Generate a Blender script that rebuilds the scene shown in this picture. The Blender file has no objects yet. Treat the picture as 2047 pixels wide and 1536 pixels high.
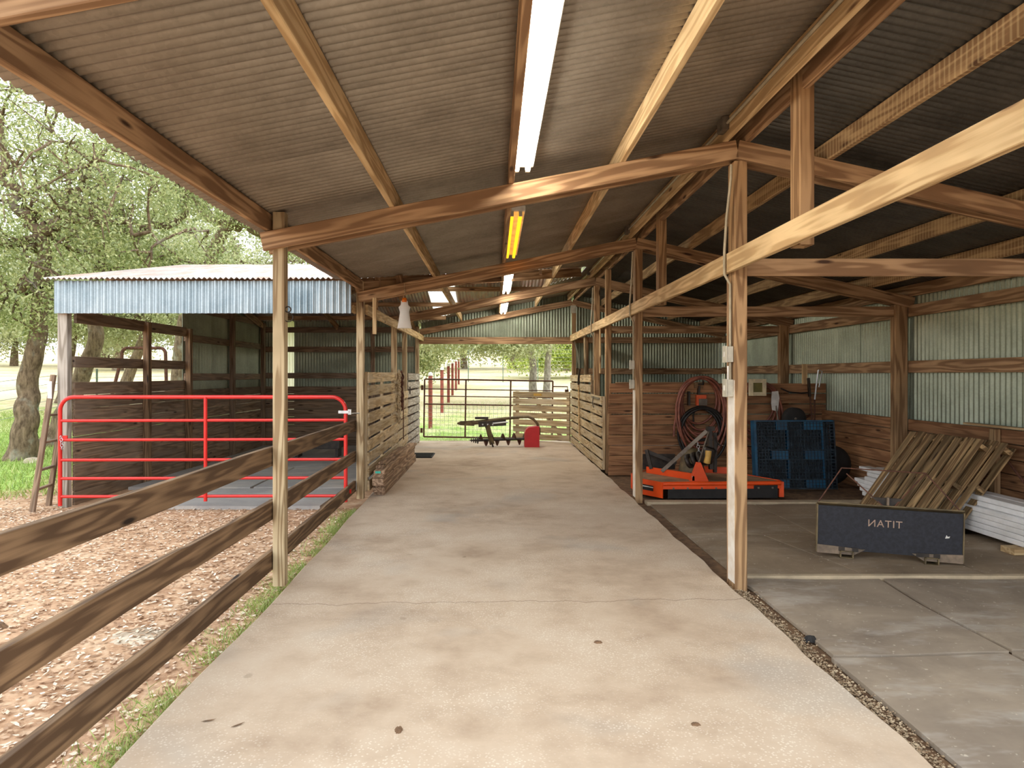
import bpy, math, random
import numpy as np
from mathutils import Vector, Matrix, Euler

# ------------------------------------------------------------------ scene, camera, light
S = bpy.context.scene
COL = S.collection
random.seed(7)
RNG = np.random.default_rng(11)
W_PX, F_PX = 2047.0, 1355.0
cam_d = bpy.data.cameras.new('camera')
cam = bpy.data.objects.new('camera', cam_d)
COL.objects.link(cam)
cam.location = (0, 0, 1.6)
cam.rotation_euler = (math.pi / 2, 0, 0)
cam_d.sensor_width = 36.0
cam_d.sensor_fit = 'HORIZONTAL'
cam_d.lens = 36.0 * F_PX / W_PX
cam_d.shift_x = (1023.5 - 988.0) / W_PX
cam_d.shift_y = -(768.0 - 750.0) / W_PX
cam_d.clip_start = 0.05
cam_d.clip_end = 600
S.camera = cam

world = bpy.data.worlds.new('overcast_sky')
S.world = world
world.use_nodes = True
wn = world.node_tree
bg = wn.nodes['Background']
bg.inputs[0].default_value = (0.93, 0.97, 1.0, 1)
bg.inputs[1].default_value = 1.75
S.view_settings.view_transform = 'Standard'
S.view_settings.look = 'None'
S.view_settings.exposure = 0.85
S.view_settings.gamma = 1.0
S.view_settings.use_curve_mapping = False
TUBE_WHITE = 30.0
TUBE_YELLOW = 1.6
try:
    S.cycles.max_bounces = 6
    S.cycles.diffuse_bounces = 4
    S.cycles.glossy_bounces = 3
    S.cycles.transmission_bounces = 3
    S.cycles.use_light_tree = False
    S.cycles.use_adaptive_sampling = True
    S.cycles.adaptive_threshold = 0.035
    S.cycles.sample_clamp_indirect = 6.0
    S.cycles.use_denoising = True
    S.cycles.caustics_reflective = False
    S.cycles.caustics_refractive = False
except Exception:
    pass

# ------------------------------------------------------------------ colour and materials
def lin(c):
    c = c / 255.0
    return c / 12.92 if c <= 0.04045 else ((c + 0.055) / 1.055) ** 2.4
def rgb(r, g, b):
    return (lin(r), lin(g), lin(b), 1.0)

class NT:
    def __init__(self, name):
        self.m = bpy.data.materials.new(name)
        self.m.use_nodes = True
        self.t = self.m.node_tree
        self.b = self.t.nodes['Principled BSDF']
        self.out = self.t.nodes['Material Output']
    def n(self, kind, **kw):
        nd = self.t.nodes.new(kind)
        for k, v in kw.items():
            setattr(nd, k, v)
        return nd
    def l(self, a, b):
        self.t.links.new(a, b)
    def val(self, sock, v):
        sock.default_value = v
    def coords(self, scale=(1, 1, 1), rand=True, world=False):
        if world:
            g = self.n('ShaderNodeNewGeometry'); src = g.outputs['Position']
        else:
            g = self.n('ShaderNodeTexCoord'); src = g.outputs['Object']
        if rand and not world:
            oi = self.n('ShaderNodeObjectInfo')
            mu = self.n('ShaderNodeVectorMath', operation='MULTIPLY_ADD')
            self.l(oi.outputs['Random'], mu.inputs[0])
            mu.inputs[1].default_value = (37.0, 23.0, 51.0)
            self.l(src, mu.inputs[2])
            src = mu.outputs[0]
        mp = self.n('ShaderNodeVectorMath', operation='MULTIPLY')
        self.l(src, mp.inputs[0])
        mp.inputs[1].default_value = scale
        return mp.outputs[0]
    def noise(self, vec, scale, detail=3, rough=0.55, dist=0.0):
        nd = self.n('ShaderNodeTexNoise')
        self.l(vec, nd.inputs['Vector'])
        nd.inputs['Scale'].default_value = scale
        nd.inputs['Detail'].default_value = detail
        nd.inputs['Roughness'].default_value = rough
        nd.inputs['Distortion'].default_value = dist
        return nd.outputs[0]
    def math(self, op, a, b=None, c=None, clamp=False):
        nd = self.n('ShaderNodeMath', operation=op)
        nd.use_clamp = clamp
        for i, v in enumerate((a, b, c)):
            if v is None: continue
            if isinstance(v, (int, float)): nd.inputs[i].default_value = v
            else: self.l(v, nd.inputs[i])
        return nd.outputs[0]
    def ramp(self, fac, stops):
        nd = self.n('ShaderNodeValToRGB')
        e = nd.color_ramp.elements
        while len(e) < len(stops): e.new(0.5)
        for el, (p, c) in zip(e, stops):
            el.position = p
            el.color = c if not isinstance(c, (int, float)) else (c, c, c, 1)
        self.l(fac, nd.inputs[0])
        return nd.outputs[0]
    def mix(self, fac, a, b, mode='MIX'):
        nd = self.n('ShaderNodeMix', data_type='RGBA', blend_type=mode)
        for sock, v in ((nd.inputs[0], fac), (nd.inputs[6], a), (nd.inputs[7], b)):
            if isinstance(v, (int, float)): sock.default_value = v
            elif isinstance(v, tuple): sock.default_value = v
            else: self.l(v, sock)
        return nd.outputs[2]
    def bump(self, h, strength=0.3, dist=0.01):
        nd = self.n('ShaderNodeBump')
        nd.inputs['Strength'].default_value = strength
        nd.inputs['Distance'].default_value = dist
        self.l(h, nd.inputs['Height'])
        self.l(nd.outputs[0], self.b.inputs['Normal'])
    def base(self, c):
        if isinstance(c, tuple): self.b.inputs['Base Color'].default_value = c
        else: self.l(c, self.b.inputs['Base Color'])
    def pbr(self, rough=0.6, metal=0.0, spec=0.5):
        self.b.inputs['Roughness'].default_value = rough
        self.b.inputs['Metallic'].default_value = metal
        self.b.inputs['Specular IOR Level'].default_value = spec

def wood(name, light, dark, knot=None, var=0.22, saw=False, rough=0.75, contrast=1.0, weather=None):
    t = NT(name)
    v = t.coords((0.55, 7.0, 7.0))
    warp = t.noise(v, 1.0, 2, 0.5)
    rings = t.math('SINE', t.math('MULTIPLY', warp, 46.0))
    rings = t.math('POWER', t.math('MULTIPLY_ADD', rings, 0.5, 0.5), 0.55)
    fine = t.noise(t.coords((2.0, 60.0, 60.0)), 1.0, 3, 0.6)
    f = t.math('ADD', t.math('MULTIPLY', rings, 0.62 * contrast), t.math('MULTIPLY_ADD', fine, 0.5, 0.62 * (1 - contrast) * .72 if contrast < 1 else 0.0))
    col = t.ramp(f, [(0.2, tuple(x * .92 for x in dark[:3]) + (1,)), (0.55, dark), (0.86, light)])
    blot = t.noise(t.coords((1.3, 2.5, 2.5)), 1.2, 3, 0.6)
    col = t.mix(t.ramp(blot, [(0.35, 0.0), (0.75, 0.55)]), col, tuple(x * 0.55 for x in dark[:3]) + (1,))
    if weather:
        wz = t.noise(t.coords((0.8, 6, 6)), 1.7, 4, 0.65)
        col = t.mix(t.ramp(wz, [(0.42, 0.0), (0.62, 0.8)]), col, weather)
    vo = t.n('ShaderNodeTexVoronoi')
    t.l(t.coords((1.5, 6.5, 6.5)), vo.inputs['Vector'])
    vo.inputs['Scale'].default_value = 1.0
    k = t.ramp(vo.outputs['Distance'], [(0.06, 1.0), (0.13, 0.0)])
    col = t.mix(k, col, knot or tuple(x * 0.3 for x in dark[:3]) + (1,))
    if saw:
        wv = t.n('ShaderNodeTexWave', bands_direction='X')
        t.l(t.coords((1, .22, .22)), wv.inputs['Vector'])
        wv.inputs['Scale'].default_value = 7.0
        wv.inputs['Distortion'].default_value = 2.5
        wv.inputs['Detail'].default_value = 2.0
        col = t.mix(t.ramp(wv.outputs['Fac'], [(0.55, 0.0), (0.95, 0.3)]), col, rgb(232, 205, 150))
    oi = t.n('ShaderNodeObjectInfo')
    br = t.math('MULTIPLY_ADD', oi.outputs['Random'], var, 1.0 - var * 0.5)
    hs = t.n('ShaderNodeHueSaturation')
    t.l(col, hs.inputs['Color']); t.l(br, hs.inputs['Value'])
    hs.inputs['Saturation'].default_value = 0.86; hs.inputs['Hue'].default_value = 0.505
    t.base(hs.outputs[0])
    t.pbr(rough, 0, 0.25)
    return t.m

def plain(name, c, rough=0.5, metal=0.0, spec=0.5, var=0.25, nscale=8.0, c2=None, bump=0.0):
    t = NT(name)
    v = t.coords((1, 1, 1))
    f = t.noise(v, nscale, 4, 0.6)
    d = c2 or tuple(x * (1 - var) for x in c[:3]) + (1,)
    t.base(t.ramp(f, [(0.38, d), (0.62, c)]))
    t.pbr(rough, metal, spec)
    if bump: t.bump(t.noise(v, nscale * 6, 3), bump, 0.003)
    return t.m

M = {}
M['timber'] = wood('timber_brown', rgb(190, 148, 104), rgb(142, 102, 66), rgb(70, 44, 30), var=.25)
M['timber_light'] = wood('timber_pale', rgb(230, 196, 142), rgb(196, 156, 102), rgb(110, 70, 42), var=.15)
M['purlin'] = wood('timber_sawn', rgb(200, 160, 108), rgb(152, 112, 70), rgb(90, 58, 34), saw=True, var=.2)
M['post'] = wood('timber_post', rgb(210, 186, 144), rgb(164, 134, 94), rgb(96, 62, 40), var=.18, contrast=1.3)
M['post_r'] = wood('timber_post_brown', rgb(182, 140, 92), rgb(140, 100, 60), rgb(70, 42, 24), var=.18, contrast=1.2)
M['rail'] = wood('rail_brown', rgb(152, 116, 80), rgb(96, 68, 44), rgb(40, 26, 18), var=.12, contrast=.65)
M['slat'] = wood('slat_pale', rgb(218, 190, 142), rgb(172, 140, 96), rgb(110, 76, 48), var=.3, weather=rgb(196, 178, 150))
M['board'] = wood('board_rust', rgb(186, 126, 74), rgb(142, 90, 50), rgb(70, 40, 22), var=.4, contrast=.6)
M['board_dark'] = wood('board_dark', rgb(162, 130, 102), rgb(112, 86, 64), rgb(48, 32, 24), var=.3, weather=rgb(128, 108, 92), contrast=.6)
M['grey_wood'] = wood('grey_weathered_wood', rgb(190, 180, 168), rgb(150, 138, 124), rgb(90, 76, 62), var=.2)
M['pallet'] = wood('pallet_wood', rgb(188, 150, 96), rgb(122, 88, 50), rgb(66, 44, 26), var=.55, weather=rgb(104, 82, 52))
M['lumber'] = wood('lumber_brown', rgb(192, 156, 124), rgb(142, 108, 82), rgb(80, 56, 40), var=.35)

def galv(name, c, c2, rough=0.5, metal=0.3, rust=None, streak=None):
    t = NT(name)
    v = t.coords((1, 1, 1), rand=True)
    vo = t.n('ShaderNodeTexVoronoi'); t.l(v, vo.inputs['Vector']); vo.inputs['Scale'].default_value = 55.0
    sp = t.n('ShaderNodeSeparateColor'); t.l(vo.outputs['Color'], sp.inputs[0])
    big = t.noise(v, 1.6, 4, 0.65)
    f = t.math('ADD', t.math('MULTIPLY', sp.outputs[0], 0.10), t.math('MULTIPLY', big, 0.9))
    col = t.ramp(f, [(0.3, c2), (0.7, c)])
    if rust:
        rn = t.noise(t.coords(streak or (1, 1, 1), rand=True), 2.2, 5, 0.7)
        col = t.mix(t.ramp(rn, [(0.45, 0.0), (0.68, 0.85)]), col, rust)
    t.base(col)
    t.pbr(rough, metal, 0.4)
    return t.m
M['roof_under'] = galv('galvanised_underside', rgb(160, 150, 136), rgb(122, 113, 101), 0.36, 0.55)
M['roof_right'] = galv('galvanised_underside_dark', rgb(112, 110, 104), rgb(74, 72, 68), 0.36, 0.55)  # darker tone of the sheet, for the bay slope
M['wall_metal'] = galv('galvanised_wall', rgb(168, 178, 160), rgb(132, 142, 126), 0.38, 0.45)
M['fascia'] = galv('galvanised_fascia', rgb(186, 198, 204), rgb(140, 158, 168), 0.32, 0.5)
M['stall_roof'] = galv('galvanised_roof_rusty', rgb(186, 178, 172), rgb(150, 142, 138), 0.5, 0.2, rust=rgb(176, 128, 104), streak=(3, .3, 3))

def concrete():
    t = NT('concrete_slab')
    p = t.coords((1, 1, 1), world=True)
    big = t.noise(p, 0.7, 4, 0.6)
    mid = t.noise(p, 3.2, 4, 0.65)
    col = t.ramp(t.math('ADD', t.math('MULTIPLY', big, 0.6), t.math('MULTIPLY', mid, 0.4)),
                 [(0.34, rgb(168, 146, 124)), (0.5, rgb(198, 178, 156)), (0.66, rgb(210, 194, 174))])
    # worn grey areas
    g = t.noise(p, 0.9, 3, 0.5, 0.4)
    col = t.mix(t.ramp(g, [(0.56, 0.0), (0.72, 0.6)]), col, rgb(172, 166, 158))
    # pale aggregate flecks
    vo = t.n('ShaderNodeTexVoronoi'); t.l(t.coords((1, 1, 0.01), world=True), vo.inputs['Vector']); vo.inputs['Scale'].default_value = 62.0
    fl = t.ramp(vo.outputs['Distance'], [(0.22, 1.0), (0.36, 0.0)])
    fl = t.math('MULTIPLY', fl, t.ramp(t.noise(p, 1.4, 2), [(0.40, 0.05), (0.6, 0.45)]))
    col = t.mix(fl, col, rgb(236, 230, 216))
    # dark blots (mud, droppings stains)
    vb = t.n('ShaderNodeTexVoronoi'); t.l(t.coords((1, 0.8, 0.01), world=True), vb.inputs['Vector']); vb.inputs['Scale'].default_value = 2.6
    vb.inputs['Randomness'].default_value = 1.0
    bl = t.math('ADD', vb.outputs['Distance'], t.math('MULTIPLY', t.noise(p, 24, 3), 0.07))
    blf = t.math('MULTIPLY', t.ramp(bl, [(0.075, 1.0), (0.11, 0.0)]), t.ramp(t.noise(p, 0.8, 1), [(0.5, 0.0), (0.58, 0.6)]))
    col = t.mix(blf, col, rgb(120, 98, 72))
    # hairline crack running across the slab
    sp = t.n('ShaderNodeSeparateXYZ'); g2 = t.n('ShaderNodeNewGeometry'); t.l(g2.outputs['Position'], sp.inputs[0])
    wob = t.math('MULTIPLY', t.math('SUBTRACT', t.noise(t.coords((1, 0.0, 0), world=True), 2.2, 6, 0.65), 0.5), 0.30)
    dy = t.math('ABSOLUTE', t.math('SUBTRACT', t.math('ADD', sp.outputs[1], wob), t.math('MULTIPLY_ADD', sp.outputs[0], 0.035, 4.78)))
    cr = t.ramp(dy, [(0.0, 0.75), (0.008, 0.0)])
    col = t.mix(cr, col, rgb(110, 88, 68))
    t.base(col)
    t.pbr(0.8, 0, 0.3)
    return t.m
M['concrete'] = concrete()

def matmat(name, a, b, dust):
    t = NT(name)
    p = t.coords((1, 1, 1), world=True)
    col = t.ramp(t.noise(p, 1.3, 5, 0.65, 0.6), [(0.32, a), (0.68, b)])
    d = t.noise(t.coords((1.0, 2.6, 1), world=True), 1.1, 5, 0.7)
    col = t.mix(t.ramp(d, [(0.52, 0.0), (0.74, 0.75)]), col, dust)
    fl = t.noise(p, 34, 2, 0.5)
    col = t.mix(t.ramp(fl, [(0.68, 0.0), (0.74, 0.6)]), col, rgb(214, 204, 186))
    t.base(col); t.pbr(0.72, 0, 0.35)
    return t.m
M['mat'] = matmat('rubber_mat_dusty', rgb(126, 114, 102), rgb(168, 154, 136), rgb(194, 188, 180))
M['mat_far'] = matmat('rubber_mat_brown', rgb(122, 106, 88), rgb(156, 138, 116), rgb(176, 164, 148))
M['mat_stall'] = matmat('rubber_mat_grey', rgb(146, 145, 145), rgb(172, 170, 166), rgb(196, 186, 174))
M['sill'] = plain('concrete_sill', rgb(196, 178, 150), 0.85, nscale=5)
M['rubber'] = plain('black_rubber', rgb(38, 36, 36), 0.8, var=.4)

def ground():
    t = NT('ground_cover')
    p = t.coords((1, 1, 1), world=True)
    sp = t.n('ShaderNodeSeparateXYZ'); g = t.n('ShaderNodeNewGeometry'); t.l(g.outputs['Position'], sp.inputs[0])
    x, y = sp.outputs[0], sp.outputs[1]
    n1 = t.noise(p, 0.35, 4, 0.6); n2 = t.noise(p, 6.0, 5, 0.7); n3 = t.noise(p, 1.2, 4)
    dirt = t.ramp(n2, [(0.3, rgb(142, 108, 82)), (0.5, rgb(184, 150, 120)), (0.7, rgb(206, 180, 152))])
    grass = t.ramp(n2, [(0.3, rgb(106, 134, 60)), (0.55, rgb(154, 184, 92)), (0.75, rgb(190, 206, 130))])
    dry = t.ramp(t.math('ADD', t.math('MULTIPLY', n1, .5), t.math('MULTIPLY', n2, .5)), [(0.35, rgb(176, 168, 116)), (0.5, rgb(214, 196, 160)), (0.65, rgb(232, 218, 194))])
    # lawn: left of and beyond the dirt yard
    wobx = t.math('MULTIPLY', t.math('SUBTRACT', n3, 0.5), 2.2)
    lawn = t.math('SUBTRACT', t.math('MULTIPLY', t.math('ADD', x, wobx), -0.9), 6.2)
    lawn2 = t.math('MULTIPLY', t.math('SUBTRACT', t.math('ADD', y, wobx), 9.2), 1.0)
    fl = t.math('MINIMUM', lawn, lawn2)
    back = t.math('SUBTRACT', t.math('ADD', y, wobx), 17.0)
    fl = t.math('MAXIMUM', fl, back)
    col = t.mix(t.ramp(fl, [(0.0, 0.0), (0.5, 1.0)]), dirt, grass)
    far = t.math('ADD', t.math('MULTIPLY', t.math('SUBTRACT', y, 18.0), 0.10), t.math('MULTIPLY', t.math('SUBTRACT', n3, 0.5), 2.4))  # dry grass tone begins close, paling the pasture as if overexposed
    col = t.mix(t.ramp(far, [(0.0, 0.0), (0.9, 0.92)]), col, dry)
    t.base(col); t.pbr(0.9, 0, 0.15)
    t.bump(n2, 0.5, 0.03)
    return t.m
M['ground'] = ground()

def foliage(name, a, b, c, trans=0.45):
    t = NT(name)
    g = t.n('ShaderNodeNewGeometry')
    col = t.ramp(g.outputs['Random Per Island'], [(0.0, a), (0.55, b), (1.0, c)])
    df = t.n('ShaderNodeBsdfDiffuse'); tr = t.n('ShaderNodeBsdfTranslucent')
    gl = t.n('ShaderNodeBsdfGlossy'); gl.inputs['Roughness'].default_value = 0.45
    t.l(col, df.inputs[0]); t.l(col, tr.inputs[0])
    mx = t.n('ShaderNodeMixShader'); mx.inputs[0].default_value = trans
    t.l(df.outputs[0], mx.inputs[1]); t.l(tr.outputs[0], mx.inputs[2])
    m2 = t.n('ShaderNodeMixShader'); m2.inputs[0].default_value = 0.06
    t.l(mx.outputs[0], m2.inputs[1]); t.l(gl.outputs[0], m2.inputs[2])
    t.l(m2.outputs[0], t.out.inputs[0])
    t.t.nodes.remove(t.b)
    return t.m
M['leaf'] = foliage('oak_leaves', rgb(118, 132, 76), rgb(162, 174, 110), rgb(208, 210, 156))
M['leaf_far'] = foliage('oak_leaves_hazed', rgb(150, 158, 114), rgb(184, 190, 144), rgb(214, 216, 178))  # paler oak leaves: distance haze put into the leaf colour
M['leaf_sunlit'] = foliage('bush_leaves_sunlit', rgb(150, 176, 70), rgb(190, 206, 96), rgb(216, 224, 140))  # sunlit yellow-green put into the leaf colour of the far bush
M['grass'] = foliage('grass_blades', rgb(116, 138, 62), rgb(156, 180, 88), rgb(200, 204, 136), 0.3)
M['grass_dry'] = foliage('pasture_blades', rgb(168, 182, 108), rgb(200, 208, 150), rgb(226, 224, 186), 0.3)  # pasture green paled in colour to stand for overexposed daylight
M['chips'] = foliage('dry_leaves_and_chips', rgb(146, 110, 80), rgb(206, 174, 142), rgb(242, 230, 212), 0.15)

def bark(name, a, b):
    t = NT(name)
    v = t.coords((1, 1, 0.35), rand=False)
    n = t.noise(v, 14, 5, 0.7, 0.3)
    col = t.ramp(n, [(0.34, a), (0.66, b)])
    li = t.noise(t.coords((1, 1, 1), rand=False), 2.4, 4, 0.6)
    col = t.mix(t.ramp(li, [(0.55, 0.0), (0.7, 0.55)]), col, rgb(176, 178, 164))
    t.base(col); t.pbr(0.9, 0, 0.15); t.bump(n, 0.9, 0.04)
    return t.m
M['bark'] = bark('oak_bark', rgb(82, 68, 54), rgb(148, 128, 106))
M['bark_grey'] = bark('oak_bark_grey', rgb(112, 104, 94), rgb(184, 178, 168))

def paint(name, c, rough=0.4, chip=None, amt=0.7):
    t = NT(name)
    v = t.coords((1, 1, 1))
    n = t.noise(v, 9, 5, 0.7)
    col = t.ramp(t.noise(v, 3, 3), [(0.35, tuple(x * 0.82 for x in c[:3]) + (1,)), (0.65, c)])
    if chip: col = t.mix(t.ramp(n, [(amt, 0.0), (amt + 0.05, 1.0)]), col, chip)
    t.base(col); t.pbr(rough, 0, 0.5)
    return t.m
M['red'] = paint('red_gate_paint', rgb(214, 44, 40), 0.3, rgb(226, 120, 110), 0.72)
M['red_shield'] = paint('red_shield_paint', rgb(196, 22, 30), 0.45)
M['orange'] = paint('orange_paint', rgb(240, 84, 28), 0.4, rgb(150, 70, 40), 0.7)
M['dusty'] = plain('dusty_deck', rgb(168, 134, 102), 0.85, c2=rgb(130, 104, 80), nscale=5)
M['steel'] = plain('grey_steel', rgb(128, 118, 106), 0.5, 0.4, c2=rgb(94, 84, 74))
M['zinc'] = plain('zinc_fitting', rgb(206, 210, 214), 0.35, 0.6)
M['black_metal'] = plain('black_metal', rgb(40, 36, 34), 0.5, 0.2, c2=rgb(64, 54, 46), nscale=14)
M['rust_metal'] = plain('rusty_pipe', rgb(112, 72, 54), 0.75, 0.1, c2=rgb(78, 50, 40), nscale=20)
M['red_pipe'] = plain('red_primer_pipe', rgb(150, 74, 62), 0.75, c2=rgb(120, 60, 50))
M['white_cap'] = plain('white_cap', rgb(230, 228, 222), 0.6)
M['plate'] = plain('navy_black_plate', rgb(38, 40, 50), 0.6, 0.1, c2=rgb(26, 27, 34), nscale=30)
M['plate_edge'] = plain('worn_plate_edge', rgb(140, 122, 104), 0.7, 0.1, c2=rgb(100, 88, 76))
M['letter'] = plain('bare_letter', rgb(176, 150, 132), 0.7)
M['hose'] = plain('red_brown_hose', rgb(146, 86, 66), 0.5, c2=rgb(108, 60, 48))
M['hose_black'] = plain('black_hose', rgb(34, 30, 28), 0.5)
M['blue'] = plain('blue_plastic', rgb(12, 84, 120), 0.45, c2=rgb(8, 58, 88), nscale=5)
M['blue_shaded'] = plain('blue_plastic_shaded', rgb(44, 60, 72), 0.6, c2=rgb(20, 28, 36), nscale=9)  # shaded copy of the blue plastic; shade put into the colour
M['vinyl'] = plain('white_vinyl', rgb(238, 238, 240), 0.4, c2=rgb(222, 222, 222), nscale=4)
M['ivory'] = plain('ivory_plastic', rgb(236, 222, 184), 0.45)
M['olive'] = plain('dull_window', rgb(120, 112, 60), 0.3)
M['box_grey'] = plain('grey_electrical_box', rgb(196, 192, 176), 0.45)
M['conduit'] = plain('conduit_grey', rgb(180, 170, 146), 0.45, 0.1)
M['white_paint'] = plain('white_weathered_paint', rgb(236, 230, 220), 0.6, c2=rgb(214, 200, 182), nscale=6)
M['yellow'] = plain('yellow_plastic', rgb(214, 170, 84), 0.5)
M['orange_box'] = plain('orange_plastic', rgb(240, 96, 40), 0.45)
M['orange_cap'] = plain('orange_cap', rgb(248, 130, 20), 0.4)
M['khaki'] = plain('khaki_metal', rgb(120, 104, 74), 0.6, 0.1, c2=rgb(86, 74, 52))
M['rope'] = plain('pale_rope', rgb(206, 190, 160), 0.9, c2=rgb(140, 124, 98), nscale=60)
M['stone'] = plain('limestone_gravel', rgb(208, 196, 176), 0.9, c2=rgb(150, 132, 110), nscale=4)
M['dirt'] = plain('brown_dirt', rgb(128, 100, 74), 0.95, c2=rgb(94, 72, 54), nscale=12, bump=.5)
M['tpost'] = plain('green_steel_post', rgb(110, 130, 112), 0.6)
M['wire'] = plain('wire', rgb(150, 158, 152), 0.5, 0.4)

def emit(name, c, s):
    t = NT(name)
    e = t.n('ShaderNodeEmission'); e.inputs[0].default_value = c; e.inputs[1].default_value = s
    t.l(e.outputs[0], t.out.inputs[0]); t.t.nodes.remove(t.b)
    return t.m
M['tube_white'] = emit('lit_white_tube', (1.0, 0.93, 0.80, 1), TUBE_WHITE)
M['tube_yellow'] = emit('lit_yellow_tube', (1.0, 0.36, 0.012, 1), TUBE_YELLOW)

def translucent(name, c, fac=0.6):
    t = NT(name)
    df = t.n('ShaderNodeBsdfDiffuse'); tr = t.n('ShaderNodeBsdfTranslucent')
    df.inputs[0].default_value = c; tr.inputs[0].default_value = c
    mx = t.n('ShaderNodeMixShader'); mx.inputs[0].default_value = fac
    t.l(df.outputs[0], mx.inputs[1]); t.l(tr.outputs[0], mx.inputs[2]); t.l(mx.outputs[0], t.out.inputs[0])
    t.t.nodes.remove(t.b)
    return t.m
M['skylight'] = translucent('fibreglass_skylight', (0.95, 0.9, 0.78, 1), 0.85)
M['bag'] = translucent('clear_plastic_bag', (0.9, 0.9, 0.88, 1), 0.4)

# ------------------------------------------------------------------ builders
WM = {}
def link(o, Mx, parent=None):
    COL.objects.link(o)
    WM[o.name] = Mx
    if parent is not None:
        o.parent = parent
        o.matrix_local = WM[parent.name].inverted() @ Mx
    else:
        o.matrix_world = Mx
    return o
def tag(o, label=None, cat=None, group=None, kind=None):
    if label: o['label'] = label
    if cat: o['category'] = cat
    if group: o['group'] = group
    if kind: o['kind'] = kind
    return o
def thing(name, label, cat, loc=(0, 0, 0), rot=(0, 0, 0), group=None):
    o = bpy.data.objects.new(name, None)
    o.empty_display_size = 0.1
    link(o, Matrix.LocRotScale(Vector(loc), Euler(rot), None))
    return tag(o, label, cat, group)
def struct(name, loc=(0, 0, 0), label=None):
    o = bpy.data.objects.new(name, None)
    o.empty_display_size = 0.1
    link(o, Matrix.Translation(loc))
    return tag(o, label, None, None, 'structure')

class MB:
    def __init__(self): self.v = []; self.f = []; self.s = []
    def add(self, vs, fs, smooth=False):
        b = len(self.v)
        self.v.extend([tuple(p) for p in vs])
        for q in fs:
            self.f.append(tuple(i + b for i in q)); self.s.append(smooth)
        return self
    def box(self, c, size, rot=None):
        x, y, z = [a / 2 for a in size]
        vs = [Vector((sx * x, sy * y, sz * z)) for sz in (-1, 1) for sy in (-1, 1) for sx in (-1, 1)]
        if rot is not None:
            R = rot if isinstance(rot, Matrix) else Euler(rot).to_matrix()
            vs = [R @ p for p in vs]
        vs = [p + Vector(c) for p in vs]
        return self.add(vs, [(0, 2, 3, 1), (4, 5, 7, 6), (0, 1, 5, 4), (2, 6, 7, 3), (0, 4, 6, 2), (1, 3, 7, 5)])
    def bar(self, p0, p1, w, h, up=(0, 0, 1)):
        p0, p1 = Vector(p0), Vector(p1)
        R = frame(p1 - p0, up)
        return self.box((p0 + p1) / 2, ((p1 - p0).length, w, h), R)
    def tube(self, pts, r, n=8, closed=False, caps=True):
        pts = [Vector(p) for p in pts]
        m = len(pts)
        rs = r if isinstance(r, (list, tuple)) else [r] * m
        tans = []
        for i in range(m):
            a = pts[(i - 1) % m] if (closed or i > 0) else pts[i]
            b = pts[(i + 1) % m] if (closed or i < m - 1) else pts[i]
            d = b - a
            tans.append(d.normalized() if d.length > 1e-9 else Vector((0, 0, 1)))
        ref = Vector((0, 0, 1)) if abs(tans[0].z) < 0.9 else Vector((1, 0, 0))
        u = tans[0].cross(ref).normalized()
        vs = []
        for i in range(m):
            u = (u - tans[i] * u.dot(tans[i]))
            if u.length < 1e-6: u = tans[i].orthogonal()
            u.normalize(); w = tans[i].cross(u)
            for k in range(n):
                a = 2 * math.pi * k / n
                vs.append(pts[i] + (u * math.cos(a) + w * math.sin(a)) * rs[i])
        fs = []
        for i in range(m if closed else m - 1):
            j = (i + 1) % m
            for k in range(n):
                k2 = (k + 1) % n
                fs.append((i * n + k, i * n + k2, j * n + k2, j * n + k))
        self.add(vs, fs, True)
        if caps and not closed:
            self.add(vs[:n][::-1], [tuple(range(n))]); self.add(vs[-n:], [tuple(range(n))])
        return self
    def lathe(self, prof, c=(0, 0, 0), n=20, rot=None):
        R = Euler(rot).to_matrix() if rot is not None else Matrix.Identity(3)
        vs = []
        for r, z in prof:
            for k in range(n):
                a = 2 * math.pi * k / n
                vs.append(R @ Vector((r * math.cos(a), r * math.sin(a), z)) + Vector(c))
        fs = [(i * n + k, i * n + (k + 1) % n, (i + 1) * n + (k + 1) % n, (i + 1) * n + k) for i in range(len(prof) - 1) for k in range(n)]
        self.add(vs, fs, True)
        return self
    def prism(self, poly, h0, h1, M4=None):
        n = len(poly)
        vs = [Vector((x, y, h0)) for x, y in poly] + [Vector((x, y, h1)) for x, y in poly]
        if M4 is not None: vs = [M4 @ p for p in vs]
        fs = [tuple(range(n))[::-1], tuple(range(n, 2 * n))] + [(i, (i + 1) % n, n + (i + 1) % n, n + i) for i in range(n)]
        return self.add(vs, fs)
    def mesh(self, name, mat):
        me = bpy.data.meshes.new(name)
        me.from_pydata(self.v, [], self.f)
        me.polygons.foreach_set('use_smooth', self.s)
        me.materials.append(M[mat] if isinstance(mat, str) else mat)
        me.update()
        return me
    def build(self, name, mat, parent=None, Mx=None):
        o = bpy.data.objects.new(name, self.mesh(name, mat))
        if Mx is None: Mx = WM[parent.name].copy() if parent is not None else Matrix.Identity(4)
        return link(o, Mx, parent)
    def world(self, name, mat, parent=None):
        """verts are world coordinates: recentre so that the origin lies at the piece"""
        a = np.array(self.v); c = Vector(((a[:, 0].min() + a[:, 0].max()) / 2, (a[:, 1].min() + a[:, 1].max()) / 2, a[:, 2].min()))
        self.v = [(x - c.x, y - c.y, z - c.z) for x, y, z in self.v]
        return self.build(name, mat, parent, Matrix.Translation(c))

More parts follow.
